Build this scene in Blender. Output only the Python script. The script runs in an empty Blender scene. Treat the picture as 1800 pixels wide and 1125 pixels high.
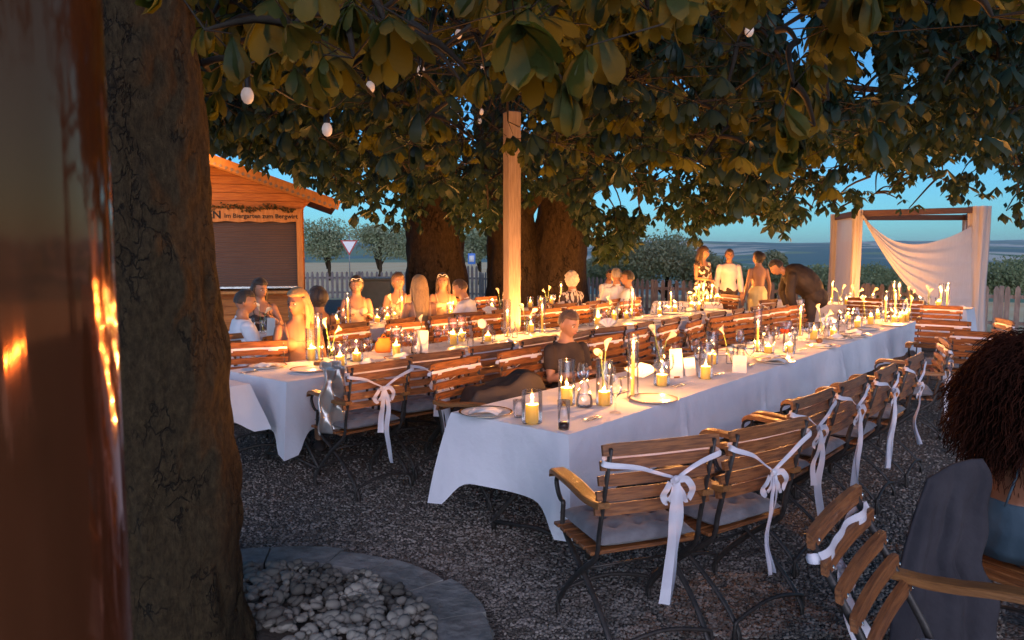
import bpy, bmesh, math, random
import numpy as np
from mathutils import Vector, Matrix, Euler, noise as mnoise
R = math.radians
random.seed(7); rng = np.random.default_rng(7)
SC = bpy.context.scene
COL = SC.collection

# ------------------------------------------------------------------ camera
PITCH = math.atan(117.5/1300.0)
CAMZ = 1.65
cam = bpy.data.cameras.new('camera'); camo = bpy.data.objects.new('camera', cam); COL.objects.link(camo)
camo.location = (0, 0, CAMZ); camo.rotation_euler = (math.pi/2-PITCH, 0, 0)
cam.sensor_width = 36; cam.lens = 26.0; cam.clip_start = 0.05; cam.clip_end = 60000
cam.dof.use_dof = True; cam.dof.focus_distance = 6.5; cam.dof.aperture_fstop = 8.0
SC.camera = camo

# ------------------------------------------------------------------ world, sun, exposure
SUN_EL, SUN_AZ = 18.0, 176.0      # low sun behind the camera, to the right
w = bpy.data.worlds.new('World'); SC.world = w; w.use_nodes = True
nt = w.node_tree; nt.nodes.clear()
o_ = nt.nodes.new('ShaderNodeOutputWorld'); bg = nt.nodes.new('ShaderNodeBackground')
sky = nt.nodes.new('ShaderNodeTexSky'); sky.sky_type = 'NISHITA'; sky.sun_disc = False
sky.sun_elevation = R(SUN_EL); sky.sun_rotation = R(SUN_AZ); sky.ozone_density = 3.0; sky.dust_density = 0.9; sky.altitude = 400
mx = nt.nodes.new('ShaderNodeMixRGB'); mx.blend_type = 'MULTIPLY'; mx.inputs[0].default_value = 1.0
mx.inputs[2].default_value = (0.40, 0.93, 1.22, 1)      # dusk white balance of the photograph
nt.links.new(sky.outputs[0], mx.inputs[1]); nt.links.new(mx.outputs[0], bg.inputs[0]); nt.links.new(bg.outputs[0], o_.inputs[0])
bg.inputs[1].default_value = 0.066
sd = bpy.data.lights.new('sun', 'SUN'); sd.energy = 1.25; sd.angle = R(50); sd.color = (0.96, 0.80, 1.0)
so = bpy.data.objects.new('sun', sd); COL.objects.link(so)
so.rotation_euler = Euler((R(90-18), 0, R(180-SUN_AZ)))
SC.view_settings.view_transform = 'Standard'; SC.view_settings.look = 'None'; SC.view_settings.gamma = 1
SC.view_settings.exposure = 0.9
SC.cycles.use_denoising = True
SC.cycles.max_bounces = 7; SC.cycles.diffuse_bounces = 3; SC.cycles.glossy_bounces = 3
SC.cycles.transmission_bounces = 4; SC.cycles.transparent_max_bounces = 24; SC.cycles.volume_bounces = 0
SC.cycles.sample_clamp_indirect = 2.0; SC.cycles.caustics_reflective = False; SC.cycles.caustics_refractive = False
CANDLE = 15.0        # watts of one candle flame

# ------------------------------------------------------------------ projection helpers (photo pixel -> world)
_M = Matrix.Rotation(math.pi/2-PITCH, 3, 'X')
def ray(px, py): return _M @ Vector(((px-900)/1300.0, -(py-562.5)/1300.0, -1.0))
def P(px, py, z=0.75):
    r = ray(px, py); t = (z-CAMZ)/r.z
    return Vector((r.x*t, r.y*t, z))
def PD(px, py, d):
    r = ray(px, py); t = d/r.y
    return Vector((r.x*t, d, CAMZ+r.z*t))
_MI = _M.transposed()
def project(p):
    q = _MI @ (Vector(p)-Vector((0, 0, CAMZ)))
    if q.z > -0.05: return None
    return 900+1300*q.x/-q.z, 562.5-1300*q.y/-q.z

# ------------------------------------------------------------------ materials
def mat(name, col, rough=0.6, col2=None, scale=8, stretch=(1, 1, 1), bump=0.0, bscale=None, metal=0.0, transl=0.0,
        spec=0.5, detail=4, ramp=(0.35, 0.65), coat=0.0, voro=False, emis=None, estr=0, tcol=None, sheen=0, alpha=1.0):
    m = bpy.data.materials.new(name); m.use_nodes = True
    n = m.node_tree.nodes; l = m.node_tree.links
    b = n['Principled BSDF']; out = n['Material Output']
    b.inputs['Base Color'].default_value = (*col, 1); b.inputs['Roughness'].default_value = rough
    b.inputs['Metallic'].default_value = metal; b.inputs['Specular IOR Level'].default_value = spec
    b.inputs['Coat Weight'].default_value = coat; b.inputs['Sheen Weight'].default_value = sheen
    if emis:
        b.inputs['Emission Color'].default_value = (*emis, 1); b.inputs['Emission Strength'].default_value = estr
    tc = n.new('ShaderNodeTexCoord'); mp = n.new('ShaderNodeMapping'); mp.inputs['Scale'].default_value = stretch
    l.new(tc.outputs['Object'], mp.inputs[0])
    src = None
    if col2 is not None:
        if voro:
            tx = n.new('ShaderNodeTexVoronoi'); tx.inputs['Scale'].default_value = scale; src = tx.outputs['Color']
            sp = n.new('ShaderNodeSeparateColor'); l.new(tx.outputs['Color'], sp.inputs[0]); src = sp.outputs[0]
        else:
            tx = n.new('ShaderNodeTexNoise'); tx.inputs['Scale'].default_value = scale; tx.inputs['Detail'].default_value = detail
            src = tx.outputs['Fac']
        l.new(mp.outputs[0], tx.inputs['Vector'])
        cr = n.new('ShaderNodeValToRGB'); cr.color_ramp.elements[0].position = ramp[0]; cr.color_ramp.elements[1].position = ramp[1]
        cr.color_ramp.elements[0].color = (*col, 1); cr.color_ramp.elements[1].color = (*col2, 1)
        l.new(src, cr.inputs[0]); l.new(cr.outputs[0], b.inputs['Base Color']); colsock = cr.outputs[0]
    else: colsock = None
    if bump:
        t2 = n.new('ShaderNodeTexVoronoi' if voro else 'ShaderNodeTexNoise'); t2.inputs['Scale'].default_value = bscale or scale*3
        if not voro: t2.inputs['Detail'].default_value = 6
        l.new(mp.outputs[0], t2.inputs['Vector'])
        bp = n.new('ShaderNodeBump'); bp.inputs['Strength'].default_value = 1.0; bp.inputs['Distance'].default_value = bump
        if voro: bp.invert = True
        l.new(t2.outputs['Distance' if voro else 'Fac'], bp.inputs['Height']); l.new(bp.outputs[0], b.inputs['Normal'])
    last = b.outputs[0]
    if transl:
        tr = n.new('ShaderNodeBsdfTranslucent'); mxs = n.new('ShaderNodeMixShader'); mxs.inputs[0].default_value = transl
        tr.inputs[0].default_value = (*(tcol or col), 1)
        if colsock and not tcol: l.new(colsock, tr.inputs[0])
        l.new(last, mxs.inputs[1]); l.new(tr.outputs[0], mxs.inputs[2]); last = mxs.outputs[0]
        l.new(last, out.inputs[0])
    if alpha < 1:
        tp = n.new('ShaderNodeBsdfTransparent'); mxs = n.new('ShaderNodeMixShader'); mxs.inputs[0].default_value = alpha
        l.new(tp.outputs[0], mxs.inputs[1]); l.new(last, mxs.inputs[2]); last = mxs.outputs[0]; l.new(last, out.inputs[0])
    if emis: m.cycles.emission_sampling = 'NONE'
    return m

def glass_mat(name, tint=(1, 1, 1), ior=1.45, minr=0.03, gcol=(1, 1, 1)):
    m = bpy.data.materials.new(name); m.use_nodes = True
    n = m.node_tree.nodes; l = m.node_tree.links; n.clear()
    out = n.new('ShaderNodeOutputMaterial'); tp = n.new('ShaderNodeBsdfTransparent'); gl = n.new('ShaderNodeBsdfGlossy')
    tp.inputs[0].default_value = (*tint, 1); gl.inputs['Roughness'].default_value = 0.03; gl.inputs[0].default_value = (*gcol, 1)
    lw = n.new('ShaderNodeFresnel'); lw.inputs[0].default_value = ior
    ad = n.new('ShaderNodeMath'); ad.operation = 'MULTIPLY_ADD'; ad.inputs[1].default_value = 0.8; ad.inputs[2].default_value = minr; ad.use_clamp = True
    mx_ = n.new('ShaderNodeMixShader')
    l.new(lw.outputs[0], ad.inputs[0]); l.new(ad.outputs[0], mx_.inputs[0]); l.new(tp.outputs[0], mx_.inputs[1]); l.new(gl.outputs[0], mx_.inputs[2])
    l.new(mx_.outputs[0], out.inputs[0])
    return m

M = {}
def bark_mat(name, c1, c2, c3, sc):
    m = bpy.data.materials.new(name); m.use_nodes = True; n = m.node_tree.nodes; l = m.node_tree.links; b = n['Principled BSDF']
    b.inputs['Roughness'].default_value = .92; b.inputs['Specular IOR Level'].default_value = .25
    tc = n.new('ShaderNodeTexCoord'); mp = n.new('ShaderNodeMapping'); mp.inputs['Scale'].default_value = (sc, sc, sc*.5); l.new(tc.outputs['Object'], mp.inputs[0])
    nz = n.new('ShaderNodeTexNoise'); nz.inputs['Scale'].default_value = 1.6; nz.inputs['Detail'].default_value = 5; l.new(mp.outputs[0], nz.inputs['Vector'])
    vm = n.new('ShaderNodeVectorMath'); vm.operation = 'MULTIPLY_ADD'; vm.inputs[1].default_value = (1.9, 1.9, 1.9); l.new(nz.outputs['Color'], vm.inputs[0]); l.new(mp.outputs[0], vm.inputs[2])
    vo = n.new('ShaderNodeTexVoronoi'); vo.feature = 'DISTANCE_TO_EDGE'; vo.inputs['Scale'].default_value = 2.2; l.new(vm.outputs[0], vo.inputs['Vector'])
    cr = n.new('ShaderNodeValToRGB'); cr.color_ramp.elements[0].position = 0; cr.color_ramp.elements[1].position = .07; n3 = n.new('ShaderNodeTexNoise'); n3.inputs['Scale'].default_value = 1.3; n3.inputs['Detail'].default_value = 3; l.new(mp.outputs[0], n3.inputs['Vector']); m3 = n.new('ShaderNodeMapRange'); m3.inputs[1].default_value = .42; m3.inputs[2].default_value = .62; m3.inputs[3].default_value = .0; m3.inputs[4].default_value = .16; l.new(n3.outputs['Fac'], m3.inputs[0]); a3 = n.new('ShaderNodeMath'); a3.operation = 'ADD'; l.new(vo.outputs['Distance'], a3.inputs[0]); l.new(m3.outputs[0], a3.inputs[1]); l.new(a3.outputs[0], cr.inputs[0])
    n2 = n.new('ShaderNodeTexNoise'); n2.inputs['Scale'].default_value = 7; n2.inputs['Detail'].default_value = 10; n2.inputs['Roughness'].default_value = .75; l.new(mp.outputs[0], n2.inputs['Vector'])
    c = n.new('ShaderNodeValToRGB'); e = c.color_ramp.elements; e[0].position = .36; e[0].color = (*c1, 1); e[1].position = .62; e[1].color = (*c2, 1); q = e.new(.75); q.color = (*c3, 1); l.new(n2.outputs['Fac'], c.inputs[0])
    mx_ = n.new('ShaderNodeMixRGB'); mx_.inputs[1].default_value = (c1[0]*.6, c1[1]*.6, c1[2]*.6, 1); l.new(cr.outputs[0], mx_.inputs[0]); l.new(c.outputs[0], mx_.inputs[2]); l.new(mx_.outputs[0], b.inputs['Base Color'])
    ml = n.new('ShaderNodeMath'); ml.operation = 'MULTIPLY_ADD'; ml.inputs[1].default_value = 1.3; l.new(n2.outputs['Fac'], ml.inputs[0]); l.new(cr.outputs[0], ml.inputs[2])
    bp = n.new('ShaderNodeBump'); bp.inputs['Distance'].default_value = .035; l.new(ml.outputs[0], bp.inputs['Height']); l.new(bp.outputs[0], b.inputs['Normal']); return m
M['bark'] = bark_mat('bark', (0.035, 0.022, 0.009), (0.095, 0.062, 0.028), (0.19, 0.135, 0.07), 6.5)
M['bark_far'] = bark_mat('bark_far', (0.030, 0.020, 0.010), (0.075, 0.05, 0.026), (0.14, 0.10, 0.055), 3.0)
M['twig'] = mat('twig', (0.018, 0.013, 0.008), 0.9, (0.035, 0.024, 0.014), 9)
M['bark_far_'] = mat('bark_far', (0.07, 0.05, 0.032), 0.95, (0.17, 0.12, 0.075), 5, (1, 1, 0.3), 0.03, 9, spec=0.2)
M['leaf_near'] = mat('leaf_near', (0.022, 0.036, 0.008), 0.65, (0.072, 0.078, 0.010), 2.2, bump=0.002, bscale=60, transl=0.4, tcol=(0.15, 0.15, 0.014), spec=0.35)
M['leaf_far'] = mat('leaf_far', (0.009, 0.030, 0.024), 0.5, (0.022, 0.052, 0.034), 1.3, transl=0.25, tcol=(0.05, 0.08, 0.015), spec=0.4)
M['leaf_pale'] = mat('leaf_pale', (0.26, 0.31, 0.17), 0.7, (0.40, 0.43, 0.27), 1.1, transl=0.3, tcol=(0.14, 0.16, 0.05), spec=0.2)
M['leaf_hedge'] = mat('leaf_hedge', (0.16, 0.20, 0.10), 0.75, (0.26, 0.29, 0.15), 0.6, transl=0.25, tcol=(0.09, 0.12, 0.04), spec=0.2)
M['wood'] = mat('slat_wood', (0.13, 0.043, 0.013), 0.45, (0.32, 0.115, 0.033), 9, (1, 14, 14), 0.002, 40, coat=0.15)
M['arm_wood'] = mat('arm_wood', (0.20, 0.08, 0.022), 0.38, (0.32, 0.135, 0.04), 9, (14, 1.5, 14), 0.002, 40, coat=0.2)
M['iron'] = mat('iron', (0.030, 0.026, 0.024), 0.5, (0.055, 0.045, 0.04), 30, bump=0.001, metal=0.3)
M['cushion'] = mat('cushion_cloth', (0.15, 0.14, 0.15), 0.95, (0.20, 0.19, 0.20), 20, bump=0.002, bscale=220, sheen=0.2)
M['satin'] = mat('satin', (0.74, 0.72, 0.80), 0.35, (0.84, 0.82, 0.88), 12, bump=0.002, bscale=30, transl=0.25, tcol=(0.8, 0.78, 0.85))
M['cloth'] = mat('table_linen', (0.74, 0.73, 0.78), 0.85, (0.82, 0.81, 0.85), 3, bump=0.022, bscale=4.0, transl=0.12, tcol=(0.8, 0.78, 0.8), sheen=0.15)
M['napkin'] = mat('napkin_cloth', (0.76, 0.74, 0.74), 0.9, (0.84, 0.82, 0.82), 14, bump=0.003, bscale=40)
M['sheer'] = mat('sheer_drape', (0.78, 0.72, 0.68), 0.8, (0.86, 0.80, 0.76), 5, (8, 8, 0.6), 0.004, 14, transl=0.5, tcol=(0.85, 0.78, 0.74), alpha=0.9)
M['wax'] = mat('wax', (0.95, 0.80, 0.36), 0.45, transl=0.7, tcol=(1.0, 0.86, 0.20), spec=0.4)
M['wick'] = mat('wick', (0.02, 0.015, 0.012), 0.9)
def flame_mat():
    m = bpy.data.materials.new('flame'); m.use_nodes = True; n = m.node_tree.nodes; l = m.node_tree.links; n.clear()
    out = n.new('ShaderNodeOutputMaterial'); tp = n.new('ShaderNodeBsdfTransparent'); em = n.new('ShaderNodeEmission'); ad = n.new('ShaderNodeAddShader')
    em.inputs[0].default_value = (1.0, 0.50, 0.11, 1); em.inputs[1].default_value = 3.2
    l.new(tp.outputs[0], ad.inputs[0]); l.new(em.outputs[0], ad.inputs[1]); l.new(ad.outputs[0], out.inputs[0]); m.cycles.emission_sampling = 'NONE'; return m
M['flame'] = flame_mat()
M['glass'] = glass_mat('clear_glass')
M['glass_thin'] = glass_mat('drinking_glass', minr=0.02)
M['wine'] = mat('rose_wine', (0.75, 0.12, 0.04), 0.1, alpha=0.7, transl=0.4, tcol=(0.9, 0.2, 0.05))
M['cola'] = mat('dark_drink', (0.05, 0.015, 0.006), 0.1)
M['water'] = glass_mat('water', (0.95, 0.97, 1.0), 1.33)
M['porcelain'] = mat('porcelain', (0.78, 0.76, 0.74), 0.2, (0.82, 0.8, 0.78), 4)
M['gold'] = mat('gold_rim', (0.75, 0.48, 0.16), 0.22, metal=0.95)
M['steel'] = mat('steel', (0.55, 0.55, 0.56), 0.25, (0.45, 0.45, 0.46), 30, metal=1.0)
M['paper'] = mat('paper', (0.78, 0.72, 0.66), 0.85, (0.83, 0.78, 0.72), 5, transl=0.15)
M['ink'] = mat('ink', (0.02, 0.018, 0.015), 0.7)
M['lily'] = mat('lily_petal', (0.82, 0.76, 0.58), 0.5, (0.88, 0.84, 0.70), 10, transl=0.4, tcol=(0.9, 0.8, 0.5))
M['stem'] = mat('stem_green', (0.12, 0.19, 0.04), 0.5, (0.18, 0.25, 0.07), 10, transl=0.2)
M['spadix'] = mat('spadix', (0.75, 0.48, 0.05), 0.6)
M['post'] = mat('post_wood', (0.34, 0.24, 0.17), 0.75, (0.48, 0.35, 0.25), 8, (10, 10, 0.7), 0.004, 20)
M['picket'] = mat('picket_wood', (0.22, 0.175, 0.15), 0.85, (0.36, 0.29, 0.25), 4, (4, 4, 1.0), 0.004, 20)
M['hutwood'] = mat('hut_boards', (0.42, 0.13, 0.022), 0.6, (0.60, 0.22, 0.04), 5, (1, 6, 9), 0.003, 30)
M['hutwood2'] = mat('hut_trim', (0.50, 0.20, 0.04), 0.55, (0.62, 0.28, 0.07), 5, (6, 6, 1), 0.003, 30)
M['shutter'] = mat('shutter', (0.085, 0.055, 0.045), 0.65, (0.115, 0.075, 0.06), 3, (1, 1, 20), 0.002, 30)
M['roof'] = mat('roof_shingle', (0.09, 0.05, 0.035), 0.8, (0.15, 0.08, 0.05), 6, bump=0.01, bscale=12)
M['white'] = mat('white_paint', (0.78, 0.76, 0.74), 0.5, (0.82, 0.8, 0.78), 9)
M['signred'] = mat('sign_red', (0.42, 0.05, 0.04), 0.5)
M['signblue'] = mat('sign_blue', (0.08, 0.22, 0.6), 0.5)
M['galv'] = mat('galvanised', (0.25, 0.25, 0.26), 0.5, (0.35, 0.35, 0.36), 10, metal=0.7)
M['dark'] = mat('dark_plastic', (0.02, 0.02, 0.02), 0.5)
M['bulb'] = mat('bulb_frosted', (0.8, 0.74, 0.68), 0.35, emis=(1.0, 0.66, 0.50), estr=0.11)
M['copper'] = mat('column_lacquer', (0.30, 0.105, 0.045), 0.06, (0.22, 0.075, 0.03), 3, (6, 6, 0.25), 0.0009, 5, metal=0.75)
M['gravel'] = mat('gravel_ground', (0.06, 0.05, 0.042), 0.95, (0.22, 0.19, 0.165), 75, bump=0.012, bscale=75, voro=True, ramp=(0.1, 1.0), spec=0.2)
M['chip'] = mat('gravel_stone', (0.08, 0.068, 0.056), 0.9, (0.28, 0.245, 0.215), 23, voro=True, ramp=(0.0, 1.0), spec=0.25)
M['pebble'] = mat('pebble', (0.07, 0.065, 0.055), 0.9, (0.30, 0.275, 0.23), 7.0, voro=True, ramp=(0.0, 1.0), spec=0.3)
M['flag'] = mat('flagstone', (0.12, 0.12, 0.11), 0.95, (0.23, 0.225, 0.21), 9, bump=0.02, bscale=14, spec=0.3)
M['soil'] = mat('soil', (0.05, 0.04, 0.03), 1.0, (0.08, 0.065, 0.05), 12, bump=0.01)
M['beige'] = mat('beige_board', (0.36, 0.28, 0.17), 0.7, (0.42, 0.33, 0.21), 5)
M['beam'] = mat('dark_beam', (0.09, 0.045, 0.03), 0.7, (0.13, 0.07, 0.045), 6, (1, 9, 9), 0.003, 20)
M['garland'] = mat('garland', (0.06, 0.055, 0.015), 0.7, (0.11, 0.09, 0.03), 9, transl=0.2)
M['orangebox'] = mat('orange_lantern_paper', (0.72, 0.22, 0.03), 0.7, (0.78, 0.28, 0.05), 12, transl=0.3)
M['brown'] = mat('brown_cloth', (0.028, 0.018, 0.014), 0.9, (0.045, 0.03, 0.022), 9, bump=0.003)
M['darkjacket'] = mat('dark_jacket', (0.022, 0.015, 0.012), 0.75, (0.04, 0.027, 0.02), 5, bump=0.008, bscale=7)
M['greycloth'] = mat('grey_cardigan', (0.024, 0.022, 0.028), 0.95, (0.038, 0.035, 0.042), 7, bump=0.006, bscale=30)
for k, c in dict(skin_a=(0.33, 0.17, 0.105), skin_b=(0.35, 0.19, 0.12), skin_c=(0.24, 0.115, 0.065), skin_d=(0.20, 0.075, 0.036)).items():
    M[k] = mat(k, c, 0.5, tuple(min(1, x*1.12) for x in c), 7, spec=0.4)
for k, c in dict(hair_black=(0.018, 0.012, 0.009), hair_brown=(0.06, 0.032, 0.018), hair_blonde=(0.27, 0.17, 0.075), hair_white=(0.62, 0.52, 0.40), hair_grey=(0.22, 0.19, 0.17)).items():
    M[k] = mat(k, c, 0.5, tuple(x*1.5 for x in c), 30, (5, 5, 0.6), 0.006, 50, sheen=0.2)
M['shirt_white'] = mat('white_shirt', (0.66, 0.66, 0.72), 0.85, (0.74, 0.74, 0.80), 6, bump=0.006, bscale=9)
M['shirt_pink'] = mat('pale_shirt', (0.66, 0.60, 0.60), 0.85, (0.74, 0.68, 0.68), 6, bump=0.006, bscale=9)
M['dark_cloth'] = mat('dark_cloth', (0.035, 0.025, 0.022), 0.85, (0.055, 0.04, 0.035), 6, bump=0.005, bscale=9)
M['yellow_dress'] = mat('yellow_satin', (0.70, 0.60, 0.28), 0.45, (0.80, 0.70, 0.36), 6, bump=0.006, bscale=7)
M['floral'] = mat('floral_dress', (0.05, 0.03, 0.02), 0.7, (0.72, 0.62, 0.52), 14, ramp=(0.5, 0.54), detail=1)
M['zebra'] = mat('patterned_blouse', (0.05, 0.03, 0.03), 0.7, (0.60, 0.54, 0.50), 22, (1, 1, 0.4), ramp=(0.47, 0.52), detail=1)
M['nude_dress'] = mat('taupe_dress', (0.22, 0.12, 0.07), 0.7, (0.28, 0.16, 0.10), 8)
M['tan_dress'] = mat('tan_dress', (0.55, 0.38, 0.26), 0.6, (0.62, 0.45, 0.32), 8)
M['blue_top'] = mat('teal_top', (0.025, 0.05, 0.07), 0.85, (0.04, 0.07, 0.095), 8, bump=0.004)
M['lens'] = mat('dark_lens', (0.02, 0.02, 0.03), 0.1)
M['lips'] = mat('lips', (0.36, 0.10, 0.08), 0.4)
M['eyewhite'] = mat('eyewhite', (0.7, 0.68, 0.66), 0.3)

# ------------------------------------------------------------------ mesh builder
class MB:
    def __init__(s): s.v = []; s.f = []
    def add(s, vs, fs):
        o = len(s.v); s.v.extend([tuple(q) for q in vs]); s.f.extend([tuple(i+o for i in f) for f in fs]); return s
    def box(s, c, size, rot=None, bev=0.0):
        hx, hy, hz = size[0]/2, size[1]/2, size[2]/2
        if bev <= 0:
            vs = [Vector((x*hx, y*hy, z*hz)) for x in (-1, 1) for y in (-1, 1) for z in (-1, 1)]
            fs = [(0, 1, 3, 2), (4, 6, 7, 5), (0, 4, 5, 1), (2, 3, 7, 6), (0, 2, 6, 4), (1, 5, 7, 3)]
        else:
            bm = bmesh.new(); bmesh.ops.create_cube(bm, size=1)
            for q in bm.verts: q.co = Vector((q.co.x*size[0], q.co.y*size[1], q.co.z*size[2]))
            bmesh.ops.bevel(bm, geom=bm.edges[:], offset=bev, segments=1, affect='EDGES')
            bm.verts.index_update(); vs = [q.co.copy() for q in bm.verts]; fs = [[q.index for q in f.verts] for f in bm.faces]; bm.free()
        c = Vector(c); rot = rot or Matrix.Identity(3)
        return s.add([c+rot@q for q in vs], fs)
    def tube(s, pts, rad, seg=8, cap=True, flat=None):
        pts = [Vector(p) for p in pts]; n = len(pts)
        if not hasattr(rad, '__len__'): rad = [rad]*n
        vs = []; prev = None
        for i, p in enumerate(pts):
            t = (pts[min(i+1, n-1)]-pts[max(i-1, 0)])
            t = t.normalized() if t.length > 1e-9 else Vector((0, 0, 1))
            if prev is None:
                a = Vector((0, 0, 1)) if abs(t.z) < 0.9 else Vector((1, 0, 0))
                u = t.cross(a).normalized()
            else:
                u = prev-t*prev.dot(t); u = u.normalized() if u.length > 1e-6 else t.orthogonal().normalized()
            prev = u; wv = t.cross(u)
            for k in range(seg):
                an = 2*math.pi*k/seg
                q = u*math.cos(an)*rad[i]*(flat[0] if flat else 1)+wv*math.sin(an)*rad[i]*(flat[1] if flat else 1)
                vs.append(p+q)
        fs = [(i*seg+k, i*seg+(k+1) % seg, (i+1)*seg+(k+1) % seg, (i+1)*seg+k) for i in range(n-1) for k in range(seg)]
        if cap: fs += [tuple(range(seg-1, -1, -1)), tuple((n-1)*seg+k for k in range(seg))]
        return s.add(vs, fs)
    def lathe(s, prof, seg=20, c=(0, 0, 0), cap0=False, cap1=False):
        c = Vector(c); n = len(prof)
        vs = [c+Vector((r*math.cos(2*math.pi*k/seg), r*math.sin(2*math.pi*k/seg), z)) for r, z in prof for k in range(seg)]
        fs = [(i*seg+k, i*seg+(k+1) % seg, (i+1)*seg+(k+1) % seg, (i+1)*seg+k) for i in range(n-1) for k in range(seg)]
        if cap0: fs.append(tuple(range(seg-1, -1, -1)))
        if cap1: fs.append(tuple((n-1)*seg+k for k in range(seg)))
        return s.add(vs, fs)
    def ell(s, c, r, rot=None, nu=16, nv=10, fn=None):
        c = Vector(c); rot = rot or Matrix.Identity(3); vs = []
        for j in range(1, nv):
            th = math.pi*j/nv
            for i in range(nu):
                ph = 2*math.pi*i/nu
                vs.append(Vector((math.sin(th)*math.cos(ph), math.sin(th)*math.sin(ph), math.cos(th))))
        vs.append(Vector((0, 0, 1))); vs.append(Vector((0, 0, -1)))
        T, B = len(vs)-2, len(vs)-1
        fs = [(j*nu+i, (j+1)*nu+i, (j+1)*nu+(i+1) % nu, j*nu+(i+1) % nu) for j in range(nv-2) for i in range(nu)]
        fs += [(T, i, (i+1) % nu) for i in range(nu)]+[(B, (nv-2)*nu+(i+1) % nu, (nv-2)*nu+i) for i in range(nu)]
        out = []
        for q in vs:
            p = Vector((q.x*r[0], q.y*r[1], q.z*r[2]))
            if fn: p = fn(q, p)
            out.append(c+rot@p)
        return s.add(out, fs)
    def loft(s, secs, seg=20, M4=None):
        """secs: (cx,cy,z,rx,ry)"""
        vs = []
        for cx, cy, z, rx, ry in secs:
            for k in range(seg):
                a = 2*math.pi*k/seg; p = Vector((cx+rx*math.cos(a), cy+ry*math.sin(a), z)); vs.append(M4@p if M4 else p)
        n = len(secs)
        fs = [(i*seg+k, i*seg+(k+1) % seg, (i+1)*seg+(k+1) % seg, (i+1)*seg+k) for i in range(n-1) for k in range(seg)]
        fs += [tuple(range(seg-1, -1, -1)), tuple((n-1)*seg+k for k in range(seg))]
        return s.add(vs, fs)
    def mesh(s, name, m, smooth=True):
        me = bpy.data.meshes.new(name); me.from_pydata(s.v, [], s.f)
        if m: me.materials.append(m)
        if smooth: me.polygons.foreach_set('use_smooth', [True]*len(me.polygons))
        me.update(); return me
    def build(s, name, m, parent=None, loc=None, smooth=True, ang=None):
        me = s.mesh(name, m, smooth)
        if ang and smooth: me.set_sharp_from_angle(angle=R(ang))
        o = bpy.data.objects.new(name, me); COL.objects.link(o)
        if parent: o.parent = parent
        if loc is not None: o.location = loc
        return o

def np_mesh(name, V, F, m, parent=None, smooth=False):
    """V (n,3) array, F (m,4) array of quads"""
    me = bpy.data.meshes.new(name); nv, nf = len(V), len(F); k = F.shape[1]
    me.vertices.add(nv); me.vertices.foreach_set('co', np.ascontiguousarray(V, dtype=np.float32).ravel())
    me.loops.add(nf*k); me.loops.foreach_set('vertex_index', np.ascontiguousarray(F, dtype=np.int32).ravel())
    me.polygons.add(nf); me.polygons.foreach_set('loop_start', np.arange(0, nf*k, k, dtype=np.int32))
    me.polygons.foreach_set('loop_total', np.full(nf, k, dtype=np.int32))
    me.materials.append(m); me.update(calc_edges=True); me.validate()
    if smooth: me.polygons.foreach_set('use_smooth', [True]*nf)
    o = bpy.data.objects.new(name, me); COL.objects.link(o)
    if parent: o.parent = parent
    return o
def tag(o, label=None, cat=None, group=None, kind=None):
    if label: o['label'] = label
    if cat: o['category'] = cat
    if group: o['group'] = group
    if kind: o['kind'] = kind
    return o
def empty(name, loc=(0, 0, 0), rz=0, label=None, cat=None, group=None):
    o = bpy.data.objects.new(name, None); COL.objects.link(o); o.location = loc; o.rotation_euler = (0, 0, rz); o.empty_display_size = 0.1
    return tag(o, label, cat, group)
KIDS = {}
def kids(o):
    if o not in KIDS: KIDS[o] = list(o.children)
    return KIDS[o]
def dup(o, parent=None):
    c = o.copy(); COL.objects.link(c)
    if parent: c.parent = parent
    ch = kids(o); mine = []
    for k in ch: mine.append(dup(k, c))
    KIDS[c] = mine
    return c
def smooth_pts(pts, n=6):
    pts = [Vector(p) for p in pts]; out = []
    for i in range(len(pts)-1):
        p0 = pts[max(i-1, 0)]; p1 = pts[i]; p2 = pts[i+1]; p3 = pts[min(i+2, len(pts)-1)]
        for k in range(n):
            t = k/n
            out.append(0.5*((2*p1)+(-p0+p2)*t+(2*p0-5*p1+4*p2-p3)*t*t+(-p0+3*p1-3*p2+p3)*t**3))
    out.append(pts[-1]); return out
ORD = 'first second third fourth fifth sixth seventh eighth ninth tenth eleventh twelfth thirteenth fourteenth fifteenth sixteenth seventeenth eighteenth nineteenth twentieth'.split()
def ordn(i):
    if i < 20: return ORD[i]
    n = i+1; return '%d%s' % (n, {1: 'st', 2: 'nd', 3: 'rd'}.get(n % 10, 'th'))

# ================================================================== SETTING
# terrain: one sheet from under the terrace to the horizon
def terr_h(x, y):
    r = math.hypot(x, y); az = math.atan2(x, y)
    h = -0.05
    if r > 30:
        right = min(1, max(0, (az+0.02)/0.12))
        h -= right*min(38, 0.055*(r-30)) + (1-right)*min(38, max(0, (r-170))*0.05)
    if r > 2500:
        k = min(1, (r-2500)/5500.0); k = k*k*(3-2*k)
        n = mnoise.noise(Vector((az*4.0+3, r/5200.0, 0.3)))
        n2 = mnoise.noise(Vector((az*13.0, r/2500.0, 5.3)))
        h += k*(120+120*n+45*n2)
    if r > 9500: h += min(1, (r-9500)/5000)*(95+150*mnoise.noise(Vector((az*3.1+9, 0.5, 0.2))))
    return h
rs = [0, 5, 12, 20, 28, 36, 50, 70, 95, 130, 180, 250, 350, 500, 700, 1000, 1400, 1900, 2500, 3100, 3800, 4600, 5500, 6500, 7500, 8500, 9500, 10800, 12000, 14000, 17000]
NA = 240; mb = MB(); vs = []
for r_ in rs:
    for k in range(NA):
        a = 2*math.pi*k/NA; x, y = r_*math.sin(a), r_*math.cos(a); vs.append((x, y, terr_h(x, y)))
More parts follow.
